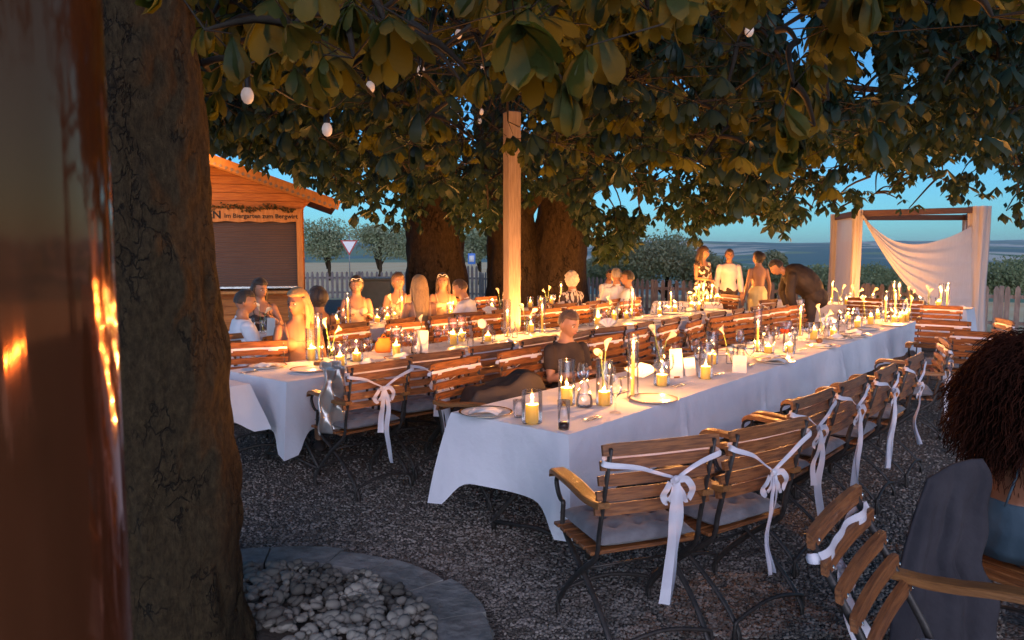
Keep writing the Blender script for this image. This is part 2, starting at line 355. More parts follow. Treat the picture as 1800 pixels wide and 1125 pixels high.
fs = [(i*NA+k, i*NA+(k+1) % NA, (i+1)*NA+(k+1) % NA, (i+1)*NA+k) for i in range(1, len(rs)-1) for k in range(NA)]
fs.append(tuple(range(NA, 2*NA))[::-1]); mb.add(vs, fs)
def terrain_mat():
    m = bpy.data.materials.new('fields'); m.use_nodes = True; n = m.node_tree.nodes; l = m.node_tree.links; b = n['Principled BSDF']
    b.inputs['Roughness'].default_value = 1; b.inputs['Specular IOR Level'].default_value = 0.1
    tc = n.new('ShaderNodeTexCoord'); mp = n.new('ShaderNodeMapping'); mp.inputs['Rotation'].default_value = (0, 0, 0.6); mp.inputs['Scale'].default_value = (1, 0.5, 1)
    l.new(tc.outputs['Object'], mp.inputs[0])
    v = n.new('ShaderNodeTexVoronoi'); v.inputs['Scale'].default_value = 0.0022; l.new(mp.outputs[0], v.inputs['Vector'])
    sp = n.new('ShaderNodeSeparateColor'); l.new(v.outputs['Color'], sp.inputs[0])
    cr = n.new('ShaderNodeValToRGB'); cr.color_ramp.interpolation = 'CONSTANT'; e = cr.color_ramp.elements
    e[0].color = (0.62, 0.54, 0.40, 1); e[1].position = 0.3; e[1].color = (0.18, 0.26, 0.14, 1)
    for p, c in ((0.5, (0.66, 0.58, 0.44, 1)), (0.7, (0.26, 0.33, 0.18, 1)), (0.86, (0.5, 0.46, 0.32, 1))):
        q = e.new(p); q.color = c
    l.new(sp.outputs[0], cr.inputs[0])
    # woods on the far slopes
    ns = n.new('ShaderNodeTexNoise'); ns.inputs['Scale'].default_value = 0.0011; ns.inputs['Detail'].default_value = 5; l.new(tc.outputs['Object'], ns.inputs['Vector'])
    c2 = n.new('ShaderNodeValToRGB'); c2.color_ramp.elements[0].position = 0.47; c2.color_ramp.elements[1].position = 0.53; l.new(ns.outputs['Fac'], c2.inputs[0])
    mx1 = n.new('ShaderNodeMixRGB'); mx1.inputs[2].default_value = (0.13, 0.22, 0.20, 1); l.new(c2.outputs[0], mx1.inputs[0]); l.new(cr.outputs[0], mx1.inputs[1])
    # straw stubble near the garden, by distance from the origin
    ln = n.new('ShaderNodeVectorMath'); ln.operation = 'LENGTH'; l.new(tc.outputs['Object'], ln.inputs[0])
    mr = n.new('ShaderNodeMapRange'); mr.inputs[1].default_value = 300; mr.inputs[2].default_value = 600; l.new(ln.outputs['Value'], mr.inputs[0])
    n3 = n.new('ShaderNodeTexNoise'); n3.inputs['Scale'].default_value = 0.25; n3.inputs['Detail'].default_value = 8; l.new(tc.outputs['Object'], n3.inputs['Vector'])
    c3 = n.new('ShaderNodeValToRGB'); c3.color_ramp.elements[0].color = (0.88, 0.56, 0.27, 1); c3.color_ramp.elements[1].color = (0.92, 0.68, 0.38, 1)
    c3.color_ramp.elements[0].position = 0.35; c3.color_ramp.elements[1].position = 0.65; l.new(n3.outputs['Fac'], c3.inputs[0])
    mx2 = n.new('ShaderNodeMixRGB'); l.new(mr.outputs[0], mx2.inputs[0]); l.new(c3.outputs[0], mx2.inputs[1]); l.new(mx1.outputs[0], mx2.inputs[2])
    l.new(mx2.outputs[0], b.inputs['Base Color']); return m
tag(mb.build('terrain', terrain_mat()), kind='structure')

FENCE = [(-9.6, 26.0), (-3.4, 26.8), (-1.1, 25.5), (0.44, 22.8), (3.5, 18.4), (9.8, 14.8), (13.5, 12.6)]
mb = MB(); pg = [(x, y-0.15, 0.0) for x, y in FENCE]+[(16, 4, 0), (14, -8, 0), (-14, -8, 0), (-14, 24, 0)]
mb.add(pg, [tuple(range(len(pg)))[::-1]]); tag(mb.build('ground', M['gravel'], smooth=False), kind='structure')

# loose gravel stones lying on the terrace, denser near the camera
def scatter_stones():
    ico = MB().ell((0, 0, 0), (1, 1, 1), nu=5, nv=4); bv = np.array(ico.v); 
    quads = [f for f in ico.f]; F3 = []
    for f in quads:
        if len(f) == 4: F3 += [(f[0], f[1], f[2]), (f[0], f[2], f[3])]
        else: F3.append(tuple(f))
    bf = np.array(F3); N = 42000
    px = rng.uniform(380, 1800, N*2); py = 545+(1150-545)*rng.uniform(0, 1, N*2)**0.75
    d = 1300*CAMZ/(py-445); x = (px-900)/1300*d; ok = (d < 9)
    x = x[ok][:N]; y = d[ok][:N]; keep = (np.hypot(x+1.15, y-2.85) > 1.14); x = x[keep]; y = y[keep]; n = len(x)
    s = rng.uniform(0.004, 0.010, n)*(1+y*0.03); V = bv[None, :, :]*rng.uniform(0.6, 1.35, (n, len(bv), 1))
    V = V*np.stack([s*rng.uniform(.8, 1.4, n), s*rng.uniform(.7, 1.2, n), s*rng.uniform(.5, .8, n)], 1)[:, None, :]
    a = rng.uniform(0, 6.28, n); c, sn = np.cos(a)[:, None], np.sin(a)[:, None]
    X = V[:, :, 0]*c-V[:, :, 1]*sn+x[:, None]; Y = V[:, :, 0]*sn+V[:, :, 1]*c+y[:, None]; Z = V[:, :, 2]+(s*0.35)[:, None]
    VV = np.stack([X, Y, Z], 2).reshape(-1, 3); FF = (bf[None]+(np.arange(n)*len(bv))[:, None, None]).reshape(-1, 3)
    tag(np_mesh('gravel', VV, FF, M['chip']), 'loose grey gravel stones covering the terrace', 'gravel', kind='stuff')
scatter_stones()

# stone ring round the big tree, filled with river pebbles
RC = Vector((-1.15, 2.85, 0)); mb = MB()
ang = 0
while ang < 2*math.pi-0.05:
    st = random.uniform(0.26, 0.44); a0, a1 = ang+0.004, min(ang+st, 2*math.pi)-0.004; ang += st
    n = 6; vs = []; ri = 0.85+random.uniform(-.02, .02); ro = 1.08+random.uniform(-.03, .03); hz = 0.045+random.uniform(0, .006)
    for k in range(n+1):
        a = a0+(a1-a0)*k/n
        for rr, z in ((ri+random.uniform(-.012, .012), 0.0), (ri+.012, hz), (ro-.015, hz), (ro+random.uniform(-.02, .02), 0.0)):
            e = 1.0 if 0 < k < n else 0.995
            vs.append(RC+Vector((math.cos(a)*rr*e, math.sin(a)*rr*e, z)))
    fs = [(k*4+j, k*4+j+1, k*4+5+j, k*4+4+j) for k in range(n) for j in range(3)]+[(0, 3, 2, 1), (n*4, n*4+1, n*4+2, n*4+3)]
    mb.add(vs, fs)
tag(mb.build('stone_edging', M['flag'], smooth=False), 'ring of rough grey flagstones laid round the foot of the big tree', 'edging', kind='structure')
mb = MB(); mb.add([RC+Vector((math.cos(a*0.2618)*0.88, math.sin(a*0.2618)*0.88, 0.012)) for a in range(24)], [tuple(range(24))]); tag(mb.build('soil', M['soil']), kind='structure')
mb = MB()
for layer in range(2):
    for i in range(1250):
        a = random.uniform(0, 6.283); r_ = 0.85*math.sqrt(random.uniform(0.08, 1)); s = random.uniform(0.011, 0.031)*(1.25 if random.random() < .2 else 1)
        p = RC+Vector((math.cos(a)*r_, math.sin(a)*r_, 0.02+layer*0.028+random.uniform(0, .01)))
        if p.y < 2.5: continue
        sd_ = random.random()*50
        mb.ell(p, (s*random.uniform(.9, 1.5), s*random.uniform(.7, 1.1), s*random.uniform(.5, .8)), Euler((random.uniform(-.5, .5), random.uniform(-.5, .5), random.uniform(0, 6))).to_matrix(), 8, 6,
               fn=lambda q, p_: p_*(1+0.22*mnoise.noise(q*1.3+Vector((sd_, 0, 0)))))
tag(mb.build('pebbles', M['pebble']), 'pale river pebbles filling the stone ring under the big tree', 'pebbles', kind='stuff')

# ------------------------------------------------------------------ trees
def trunk_mesh(name, pts, rad, m, parent, seg=48, amp=0.02, nz=90, flare=0.0, grooves=False):
    pts = smooth_pts(pts, 8); n = len(pts)
    # resample
    rr = []
    L = [0]
    for i in range(1, n): L.append(L[-1]+(pts[i]-pts[i-1]).length)
    P2 = []; R2 = []; K = len(rad)-1
    for j in range(nz+1):
        s = L[-1]*j/nz; i = max(k for k in range(n) if L[k] <= s+1e-9); i = min(i, n-2)
        t = (s-L[i])/max(1e-9, L[i+1]-L[i]); P2.append(pts[i].lerp(pts[i+1], t))
        u = j/nz*K; k = min(int(u), K-1); R2.append(rad[k]+(rad[k+1]-rad[k])*(u-k))
    vs = []
    for j, p in enumerate(P2):
        for k in range(seg):
            a = 2*math.pi*k/seg; d = Vector((math.cos(a), math.sin(a), 0)); r0 = R2[j]
            q = p+d*r0
            f = mnoise.fractal(Vector((q.x*6, q.y*6, q.z*2.2)), 1.0, 2.1, 4)*amp
            if grooves: f += (abs(mnoise.noise(Vector((q.x*13, q.y*13, q.z*4.5))))-0.2)*amp*1.3
            f += flare*math.exp(-p.z*3.5)*(1+0.6*math.sin(5*a+1))
            vs.append(q+d*f)
    fs = [(j*seg+k, j*seg+(k+1) % seg, (j+1)*seg+(k+1) % seg, (j+1)*seg+k) for j in range(nz) for k in range(seg)]
    return MB().add(vs, fs).build(name, m, parent)

treeA = empty('chestnut_tree', (0, 0, 0), 0, 'massive rough barked tree trunk beside the dark column, broad leaves hanging above', 'tree')
def PA(px, py, d=2.9): return PD(px, py, d)
pA = [Vector((-1.34, 2.95, -0.05)), PA(302, 1000), PA(278, 700), PA(258, 500), PA(236, 300), PA(205, 0), PA(180, -200)]
pA.append(pA[-1]+Vector((-.1, 0, .5)))
trunk_mesh('trunk', pA, [0.275, 0.272, 0.270, 0.270, 0.266, 0.262, 0.258, 0.26, 0.27], M['bark'], treeA, 120, 0.024, 280, 0.0, grooves=True)
topA = pA[-1]
treeB = empty('chestnut_tree', (0, 0, 0), 0, 'old tree with two joined trunks behind the wooden post', 'tree')
treeB2 = empty('chestnut_tree', (0, 0, 0), 0, 'single thick tree trunk between the hut and the wooden post', 'tree')
treeC = empty('chestnut_tree', (0, 0, 0), 0, 'spreading tree whose leafy boughs overhang the white draped arch', 'tree')
trunk_mesh('trunk', [(0.05, 15.4, -.05), (-0.02, 15.5, 2), (-.3, 15.6, 4), (-.6, 15.6, 6.5)], [0.62, 0.52, 0.47, 0.42, 0.35], M['bark_far'], treeB, 40, 0.06, 60, 0.12)
trunk_mesh('trunk', [(1.0, 15.6, -.05), (1.02, 15.6, 2), (1.3, 15.6, 4), (2.0, 15.4, 6.5)], [0.66, 0.56, 0.5, 0.42, 0.33], M['bark_far'], treeB, 40, 0.06, 60, 0.14)
trunk_mesh('trunk', [(-1.57, 15.5, -.05), (-1.6, 15.5, 2), (-1.75, 15.5, 4), (-2.1, 15.4, 6.5)], [0.68, 0.60, 0.57, 0.45, 0.36], M['bark_far'], treeB2, 40, 0.06, 60, 0.14)
trunk_mesh('trunk', [(14.2, 9.4, -.05), (14.1, 9.5, 2), (13.9, 9.6, 4), (13.6, 9.8, 6.2)], [0.5, 0.4, 0.36, 0.3, 0.25], M['bark_far'], treeC, 30, 0.04, 40, 0.1)

LIMB = {'A': [], 'B': [], 'B2': [], 'C': []}
def limb(key, parent, pts, r0, r1, seg=8):
    q = smooth_pts(pts, 8); n = len(q)
    q = [p+Vector((mnoise.noise(p*0.9), mnoise.noise(p*0.9+Vector((9, 0, 0))), mnoise.noise(p*0.9+Vector((0, 9, 0)))))*0.12*min(1, i/6) for i, p in enumerate(q)]
    MB().tube(q, [r0+(r1-r0)*i/(n-1) for i in range(n)], seg).build('limb', M['bark_far'], parent)
    LIMB[key] += q[3:]
for p in [[topA, (0.2, 4.2, 4.4), (2.2, 5.4, 4.7), (4.6, 6.4, 4.4)], [topA, (-1.8, 5.2, 4.5), (-2.2, 7.6, 4.7), (-2.4, 9.6, 4.6)], [topA, (-.2, 5.6, 4.5), (0.2, 8.2, 4.6), (0.4, 10, 4.4)],
          [topA, (0.6, 2.8, 4.3), (2.4, 2.9, 4.2), (4.4, 3.6, 4.0)], [topA, (-3.2, 3.8, 4.7), (-5.2, 5.2, 5.0)], [topA, (-.6, 0.8, 4.8), (0.8, -1.4, 5.2)], [topA, (-2.6, .8, 5), (-4, -1.5, 5.2)]]:
    limb('A', treeA, p, 0.13, 0.025)
for p in [[(1.1, 15.6, 2.6), (2.2, 14.6, 3.3), (3.8, 13.4, 3.5), (5.6, 12.6, 3.3)], [(.3, 15.5, 2.5), (0.9, 14.2, 3.1), (1.8, 12.8, 3.6), (2.4, 11.5, 4.2)], [(-.1, 15.5, 3), (0, 13.8, 4.0), (.2, 12, 4.6)],
          [(1.8, 15.5, 5), (4, 15.6, 5.4), (6.4, 15.2, 5.0), (8.5, 14.6, 4.6)], [(1.4, 15.6, 4), (3.2, 16.6, 4.2), (5.5, 17, 3.9)], [(2, 15.4, 6.3), (3, 13, 7), (5, 11, 7)]]:
    limb('B', treeB, p, 0.16, 0.03)
for p in [[(-1.7, 15.4, 3), (-2.6, 14.2, 3.4), (-3.6, 13.1, 3.5)], [(-1.8, 15.5, 3.3), (-3.4, 15.8, 3.9), (-5.6, 15.4, 4.2), (-7.5, 14.6, 4.2)], [(-2, 15.4, 5), (-2.4, 13.4, 5.4), (-2.8, 11.6, 5.4)],
          [(-2, 15.4, 4.4), (-3.6, 14.4, 5), (-6, 12.6, 5.2)], [(-1.6, 15.3, 3.1), (-1.3, 14, 3.4), (-.9, 12.8, 3.7)]]:
    limb('B2', treeB2, p, 0.15, 0.03)
for p in [[(13.9, 9.6, 3.6), (12, 10, 3.9), (9.6, 10.6, 3.8), (7.2, 11, 3.6), (5.8, 11.2, 3.5)], [(13.8, 9.7, 4.2), (12, 11.4, 4.5), (10, 12.6, 4.3), (8, 13.4, 4.0)], [(13.7, 9.6, 3.2), (12.2, 10.6, 3.3), (10.8, 11.6, 3.1), (9.3, 12.4, 2.85)],
          [(13.7, 9.8, 5), (11.4, 8.4, 5.2), (9, 7.6, 5), (7, 7.2, 4.6)], [(13.6, 9.8, 6), (11.5, 10.5, 6.6), (9, 11, 6.8)], [(13.7, 9.4, 4), (11.8, 7.4, 4.2), (9.4, 6.2, 4.1), (7.4, 5.4, 3.9)]]:
    limb('C', treeC, p, 0.13, 0.025)

# palmate chestnut leaf: seven drooping leaflets round a hub at the origin, petiole going up
def leaf_proto(droop, nsec=4, nl=7, curl=0.0):
    V = []; F = []
    prof = [(0.0, 0.04), (0.32, 0.16), (0.62, 0.27), (0.85, 0.20), (1.0, 0.0)] if nsec == 4 else [(0.0, 0.05), (0.6, 0.27), (1.0, 0.02)]
    for k in range(nl):
        az = -2.25+4.5*k/(nl-1); ln = [0.55, 0.78, 0.95, 1.0, 0.95, 0.78, 0.55][k] if nl == 7 else [0.65, .9, 1, .9, .65][k]
        base = len(V); dr = droop*random.uniform(0.8, 1.2)
        for t, wd in prof:
            ang_ = dr*(0.6+0.8*t); x = ln*t*math.cos(ang_*0.9); z = -ln*t*math.sin(ang_)
            for s in (-1, 0, 1):
                zz = z-(0.07*ln*abs(s)*(wd/0.27)) + 0.01*s; yy = s*wd*ln*0.85
                V.append((x*math.cos(az)-yy*math.sin(az), x*math.sin(az)+yy*math.cos(az), zz))
        for i in range(len(prof)-1):
            for s in (0, 1):
                a = base+i*3+s; F.append((a, a+1, a+4, a+3))
    return np.array(V), np.array(F)
PROTO_N = [leaf_proto(d) for d in (0.6, 0.85, 1.1, 1.3)]
PROTO_F = [leaf_proto(d, 2, 5) for d in (0.5, 0.8, 1.1)]
def rotm(az, tilt, taz):
    return (Matrix.Rotation(taz, 3, 'Z') @ Matrix.Rotation(tilt, 3, 'Y') @ Matrix.Rotation(-taz, 3, 'Z') @ Matrix.Rotation(az, 3, 'Z'))
class Foliage:
    def __init__(s): s.V = []; s.F = []; s.n = 0
    def put(s, proto, p, size, az, tilt, taz):
        Rm = np.array(rotm(az, tilt, taz)); v = (proto[0]*size)@Rm.T+np.array(p)
        s.V.append(v); s.F.append(proto[1]+s.n); s.n += len(v)
    def build(s, name, m, parent): return np_mesh(name, np.concatenate(s.V), np.concatenate(s.F), m, parent, True)
def interp(tab, x):
    if x <= tab[0][0]: return tab[0][1]
    for (a, b), (c, d) in zip(tab, tab[1:]):
        if x <= c: return b+(d-b)*(x-a)/(c-a)
    return tab[-1][1]
LOW_FAR = [(300, 290), (365, 268), (400, 272), (440, 292), (470, 298), (520, 316), (560, 332), (605, 368), (640, 392), (700, 405), (735, 410), (770, 330), (800, 420), (860, 410), (900, 360), (990, 350), (1030, 425), (1062, 470), (1100, 460), (1135, 400), (1160, 385), (1195, 395), (1225, 425), (1260, 385),
           (1330, 385), (1380, 425), (1420, 372), (1500, 372), (1560, 335), (1600, 385), (1660, 390), (1715, 340), (1760, 375), (1800, 392), (2200, 400)]
LOW_NEAR = [(250, 60), (330, 170), (400, 150), (470, 190), (560, 215), (620, 250), (690, 215), (760, 150), (850, 230), (900, 190), (960, 200), (1080, 230), (1130, 110), (1200, 60), (1290, 30), (1330, 120), (1370, 290), (1440, 330), (1490, 160), (1560, 60), (1650, 40), (1720, 90), (1790, 40), (2300, 30)]
def in_frame(q): return q is not None and -60 < q[0] < 1860 and q[1] > -80
# blobs where the sky shows through (px, py, rx, ry)
HOLES = [(1405, 40, 26, 55), (1510, 85, 20, 30), (1520, 140, 22, 25), (1600, 150, 14, 34), (1450, 282, 40, 16), (1530, 318, 45, 20), (1625, 338, 45, 26), (1700, 290, 60, 14), (1415, 350, 22, 16), (1080, 345, 45, 22), (1160, 300, 22, 14), (1245, 310, 14, 12),
         (495, 305, 22, 12), (640, 258, 20, 9), (1750, 315, 30, 18), (1655, 372, 50, 15), (1130, 365, 30, 16), (1212, 300, 14, 10), (1480, 330, 14, 16)]
BULBS = [(435, 172, 3.6), (575, 231, 4.3), (651, 156, 4.9), (740, 127, 5.6), (806, 62, 6.3), (1317, 57, 5.0), (845, 205, 9.5), (893, 185, 8.5)]
def hole(x, y):
    for a, b, rx, ry in HOLES:
        k = 1.4 if b < 250 else .95
        if ((x-a)/(rx*k))**2+((y-b)/(ry*k))**2 < 1: return True
    return False
clusters = {'A': [], 'B': [], 'B2': [], 'C': []}
def nearest_tree(p):
    best = min(((min((p-q).length_squared for q in LIMB[k][::3]), k) for k in LIMB)); return best[1]
for i in range(120):      # boughs of the near tree hanging in front
    d = random.uniform(2.3, 4.6); px = random.uniform(290, 1190) if i < 88 else (random.uniform(1290, 1520) if i < 108 else random.uniform(1560, 1800))
    py = random.uniform(-120, interp(LOW_NEAR, px)-30); clusters['A'].append((PD(px, py, d), 'n'))
for i in range(280):
    d = random.uniform(4.6, 8); px = random.uniform(300, 1450); py = random.uniform(-140, interp(LOW_FAR, px)-90); clusters['A'].append((PD(px, py, d), 'm'))
for i in range(1000):
    d = random.uniform(9, 16); px = random.uniform(300, 1850); py = -80+(interp(LOW_FAR, px)+60)*random.uniform(0, 1)**0.62
    if px > 1380 and py > 230 and random.random() < 0.35: continue
    p = PD(px, py, d)
    if d > 11 and px < 600: d = random.uniform(13.5, 17); p = PD(px, py, d)
    if p.z < 1.9: continue
    clusters[nearest_tree(p)].append((p, 'f'))
for i in range(320):
    d = random.uniform(6, 11); px = random.uniform(1250, 1850); py = random.uniform(-100, 235); clusters['C' if px > 1400 else 'A'].append((PD(px, py, d), 'f'))
for i in range(110):
    d = random.uniform(7.5, 11); px = random.uniform(320, 640); py = random.uniform(120, interp(LOW_FAR, px)-15); clusters['A'].append((PD(px, py, d), 'f'))
for n_, x0, x1, y0, y1, dd in ((26, 1045, 1130, 370, 455, (10, 12)), (34, 1190, 1400, 345, 420, (10, 13)), (60, 1400, 1850, 240, 385, (9.5, 12.5)), (22, 690, 900, 350, 410, (12.5, 14))):
    for i in range(n_):
        px = random.uniform(x0, x1); py = min(random.uniform(y0, y1), interp(LOW_FAR, px)-8); p = PD(px, py, random.uniform(*dd)); clusters[nearest_tree(p)].append((p, 'f'))
for i in range(900):     # the rest of the canopy, above and beside the view
    p = Vector((random.uniform(-9, 13), random.uniform(-3.5, 18), random.uniform(4.6, 8.2)))
    q = project(p)
    if q and -150 < q[0] < 1950 and -150 < q[1] < 1200: continue
    clusters[nearest_tree(p)].append((p, 'o'))
PAR = {'A': treeA, 'B': treeB, 'B2': treeB2, 'C': treeC}
for key, cl in clusters.items():
    near = Foliage(); far = Foliage(); tw = MB()
    pts = list(LIMB[key]); PN = np.array([tuple(p) for p in pts])
    cl.sort(key=lambda c: float(np.min(np.sum((PN-np.array(c[0]))**2, 1))))
    for p, kind in cl:
        pc = project(p)
        if kind in 'mf' and pc and in_frame(pc) and hole(*pc) and random.random() < .85: continue
        # twig to the nearest limb or cluster
        d2 = np.sum((PN-np.array(p))**2, 1); a = Vector(PN[int(np.argmin(d2))])
        L = (p-a).length
        if L > 0.05 and kind != 'o' or (L < 1.5 and L > .05):
            mid = a.lerp(p, 0.5)+Vector((random.uniform(-.1, .1), random.uniform(-.1, .1), 0.12))*min(1, L)
            tw.tube(smooth_pts([a, mid, p], 3), [0.018, .016, .015, 0.013, 0.011, .009, 0.006][:7], 5, cap=False)
            PN = np.vstack([PN, np.array(mid)[None], np.array(p)[None]])
        n = {'n': 5, 'm': 9, 'f': 13, 'o': 9}[kind]
        for j in range(n):
            off = Vector((random.gauss(0, 1), random.gauss(0, 1), random.gauss(0, .55)))*{'n': .16, 'm': .24, 'f': .34, 'o': .4}[kind]
            q = p+off; s = random.uniform(0.085, 0.18)*{'n': 1.0, 'm': 1.05, 'f': 1.1, 'o': 1.5}[kind]
            pr = project(q)
            if pr and in_frame(pr):
                x, y = pr; ext = s*1300/max(1, q.y)*0.7
                if kind in 'n' and y+ext > interp(LOW_NEAR, x): continue
                if y+ext*0.8 > interp(LOW_FAR, x)+random.uniform(-14, 14): continue
                if hole(x, y+ext*.3) and random.random() < 0.95: continue
            if pr and any(q.y < bd+.1 and math.hypot(pr[0]-bx, pr[1]-by) < 26+s*1300/max(1, q.y)*.75 for bx, by, bd in BULBS): continue
            taz = random.uniform(0, 6.28); tilt = abs(random.gauss(0, .35))
            if kind == 'n': near.put(random.choice(PROTO_N), q, s*random.uniform(.95, 1.2), random.uniform(0, 6.28), tilt, taz)
            elif kind == 'm': (near if random.random() < .35 else far).put(random.choice(PROTO_N), q, s, random.uniform(0, 6.28), tilt, taz)
            else: far.put(random.choice(PROTO_F), q, s*1.08, random.uniform(0, 6.28), tilt, taz)
            if kind in 'nm': tw.tube([p, q+Vector((0, 0, .01))], [0.004, 0.0022], 3, cap=False)
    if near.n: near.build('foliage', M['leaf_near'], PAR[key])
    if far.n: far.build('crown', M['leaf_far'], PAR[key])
    tw.build('twigs', M['twig'], PAR[key])

# distant shrubs and orchard trees
def bush(name, loc, w_, h_, z0, n, ls, m, label, cat, group=None, trunk=True, blobs=7):
    root = empty(name, loc, 0, label, cat, group)
    bl = [(random.uniform(-.32, .32)*w_, random.uniform(-.32, .32)*w_, z0+(h_-z0)*random.uniform(.25, .78), random.uniform(.18, .34)*w_, random.uniform(.16, .27)*(h_-z0)+.1) for _ in range(blobs)]
    bl.append((0, 0, z0+(h_-z0)*.5, .36*w_, .4*(h_-z0)))
    B = np.array(bl); idx = rng.integers(0, len(bl), n); dv = rng.normal(size=(n, 3)); dv /= np.linalg.norm(dv, axis=1)[:, None]
    rr = rng.uniform(0.45, 1.08, n)[:, None]; c = B[idx]; C = c[:, :3]+dv*rr*np.stack([c[:, 3], c[:, 3], c[:, 4]], 1)
    u = rng.normal(size=(n, 3)); u /= np.linalg.norm(u, axis=1)[:, None]; v = np.cross(u, rng.normal(size=(n, 3))); v /= np.linalg.norm(v, axis=1)[:, None]
    s = ls*rng.uniform(.6, 1.4, n)[:, None]
    V = np.stack([C-u*s, C+v*s*.45, C+u*s, C-v*s*.45], 1).reshape(-1, 3); F = np.arange(n*4).reshape(-1, 4)
    np_mesh('crown' if trunk else 'foliage', V, F, m, root)
    if trunk:
        tb = MB(); tb.tube(smooth_pts([(0, 0, -.3), (.03*w_, 0, z0*.7), (0, .02, z0+(h_-z0)*.5)], 4), [.055*w_*.6]*3+[.04*w_*.6]*6, 7)
        for k in range(5):
            b_ = bl[k % len(bl)]; tb.tube([(0, 0, z0*.6), (b_[0]*.5, b_[1]*.5, (z0+b_[2])*.5), (b_[0], b_[1], b_[2])], [.025*w_*.6, .02*w_*.6, .008*w_], 5)
        tb.build('trunk', M['bark_far'], root)
    return root
GO = 'orchard trees in the stubble field'
for i, (px, d, w_, h_, lab) in enumerate([(575, 46, 4.4, 3.7, 'pale green orchard tree beside the hut corner, beyond the fence'), (665, 44, 4.2, 3.4, 'rounded orchard tree standing behind the triangular road sign'), (725, 60, 4.0, 3.6, 'farthest orchard tree, half hidden by the single thick trunk'),
                                (842, 40, 2.6, 3.0, 'slim orchard tree seen between the two old trunks')]):
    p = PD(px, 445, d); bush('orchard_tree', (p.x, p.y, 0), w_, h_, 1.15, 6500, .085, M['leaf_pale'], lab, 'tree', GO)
GT = 'pale leafy trees beyond the picket fence'
for i, (px, d, w_, h_, lab) in enumerate([(1110, 27, 2.6, 2.55, 'pale bushy tree beyond the fence, right of the hanging foliage'), (1170, 26, 3.0, 2.75, 'tallest pale bushy tree beyond the fence, left of the standing guests'), (1068, 30, 1.7, 1.9, 'small pale tree beyond the fence beside the joined trunks'),
                                (1255, 25, 2.2, 1.75, 'low pale tree behind the standing man and woman'), (1365, 24, 1.1, 1.75, 'narrow pale sapling behind the bent man in dark jacket')]):
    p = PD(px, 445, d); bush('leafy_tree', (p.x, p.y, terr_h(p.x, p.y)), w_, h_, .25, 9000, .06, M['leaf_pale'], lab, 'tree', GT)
GH = 'bushes on the slope beyond the fence'
hz = [(1400, 30, 3.4, 1.15), (1450, 36, 4.2, 1.1), (1500, 32, 3.2, .95), (1545, 27, 2.6, .65), (1605, 26, 2.6, .60), (1660, 28, 3, .75), (1760, 30, 3.6, 1.3), (1800, 42, 6, 1.75), (1850, 34, 4, 1.4), (1330, 31, 3.4, .9), (1010, 34, 3, 1.3), (1575, 48, 5, 1.0), (1440, 70, 9, .7), (1520, 80, 9, .55), (1350, 75, 9, .6)]
HL = ['behind the bent man in dark jacket', 'left of the arch drape', 'seen through the left arch drape', 'under the left end of the swag', 'under the middle of the swag', 'behind the sheer swag', 'right of the arch, close to the fence', 'tall and dark, farthest right beyond the arch', 'at the right edge beyond the fence', 'behind the woman in yellow', 'behind the joined trunks', 'beyond the low hedge under the swag', 'dark, far off left of the arch', 'dark, far off behind the arch', 'dark, far off above the woman in yellow']
for (px, d, w_, h_), lab in zip(hz, HL):
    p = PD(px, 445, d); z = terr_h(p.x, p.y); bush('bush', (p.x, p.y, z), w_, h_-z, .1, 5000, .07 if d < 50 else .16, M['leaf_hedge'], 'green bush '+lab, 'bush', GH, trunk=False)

# ------------------------------------------------------------------ picket fence
FL = ['weathered picket fence between the hut and the single thick trunk', 'picket fence section seen between the old trunks', 'picket fence section behind the wooden post', 'weathered picket fence behind the standing guests', 'weathered picket fence passing behind the draped arch', 'picket fence at the far right end of the terrace']
for i in range(len(FENCE)-1):
    a = Vector((*FENCE[i], 0)); b = Vector((*FENCE[i+1], 0)); L = (b-a).length; dr = (b-a).normalized(); az = math.atan2(dr.y, dr.x)
    root = empty('picket_fence', a, az, FL[i], 'fence', 'picket fence round the terrace'); H = 1.0 if i != 1 else 1.22
    np_ = max(1, round(L/2.4)); w_ = L/np_
    for s in range(np_):
        mb = MB(); x = s*w_+.10
        while x < (s+1)*w_-.04:
            h = H+random.uniform(-.012, .012); ww = .046; tl = random.uniform(-.006, .006)
            vs = []
            for y in (-.032, -.012):
                for (dx, z) in ((-ww, .04), (ww, .04), (ww+tl, h-.08), (ww*.6+tl, h-.025), (tl, h), (-ww*.6+tl, h-.025), (-ww+tl, h-.08)): vs.append((x+dx, y, z))
            mb.add(vs, [(0, 1, 2, 3, 4, 5, 6), (13, 12, 11, 10, 9, 8, 7)]+[(k, (k+1) % 7, 7+(k+1) % 7, 7+k)[::-1] for k in range(7)]); x += .172
        mb.build('picket_panel', M['picket'], root, smooth=False)
        for z in (.25, .78): MB().box((s*w_+w_/2, 0.012, z), (w_-.1, .04, .07)).build('rail', M['picket'], root, smooth=False)
        MB().box((s*w_, .02, .5), (.09, .09, 1.0), bev=.008).build('post', M['picket'], root, smooth=False)

# ------------------------------------------------------------------ glossy column at the left edge
col = MB(); c0 = Vector((-0.455, 0.60, 0))
col.lathe([(.132, 0), (.132, 0.1), (.118, .12), (.118, 3.2)], 96, cap0=True, cap1=True)
for k in range(1, 1): pass
o = col.build('column', M['copper'], loc=c0, ang=30); tag(o, 'glossy dark red lacquered round column with orange candle reflections at the left edge', 'column')

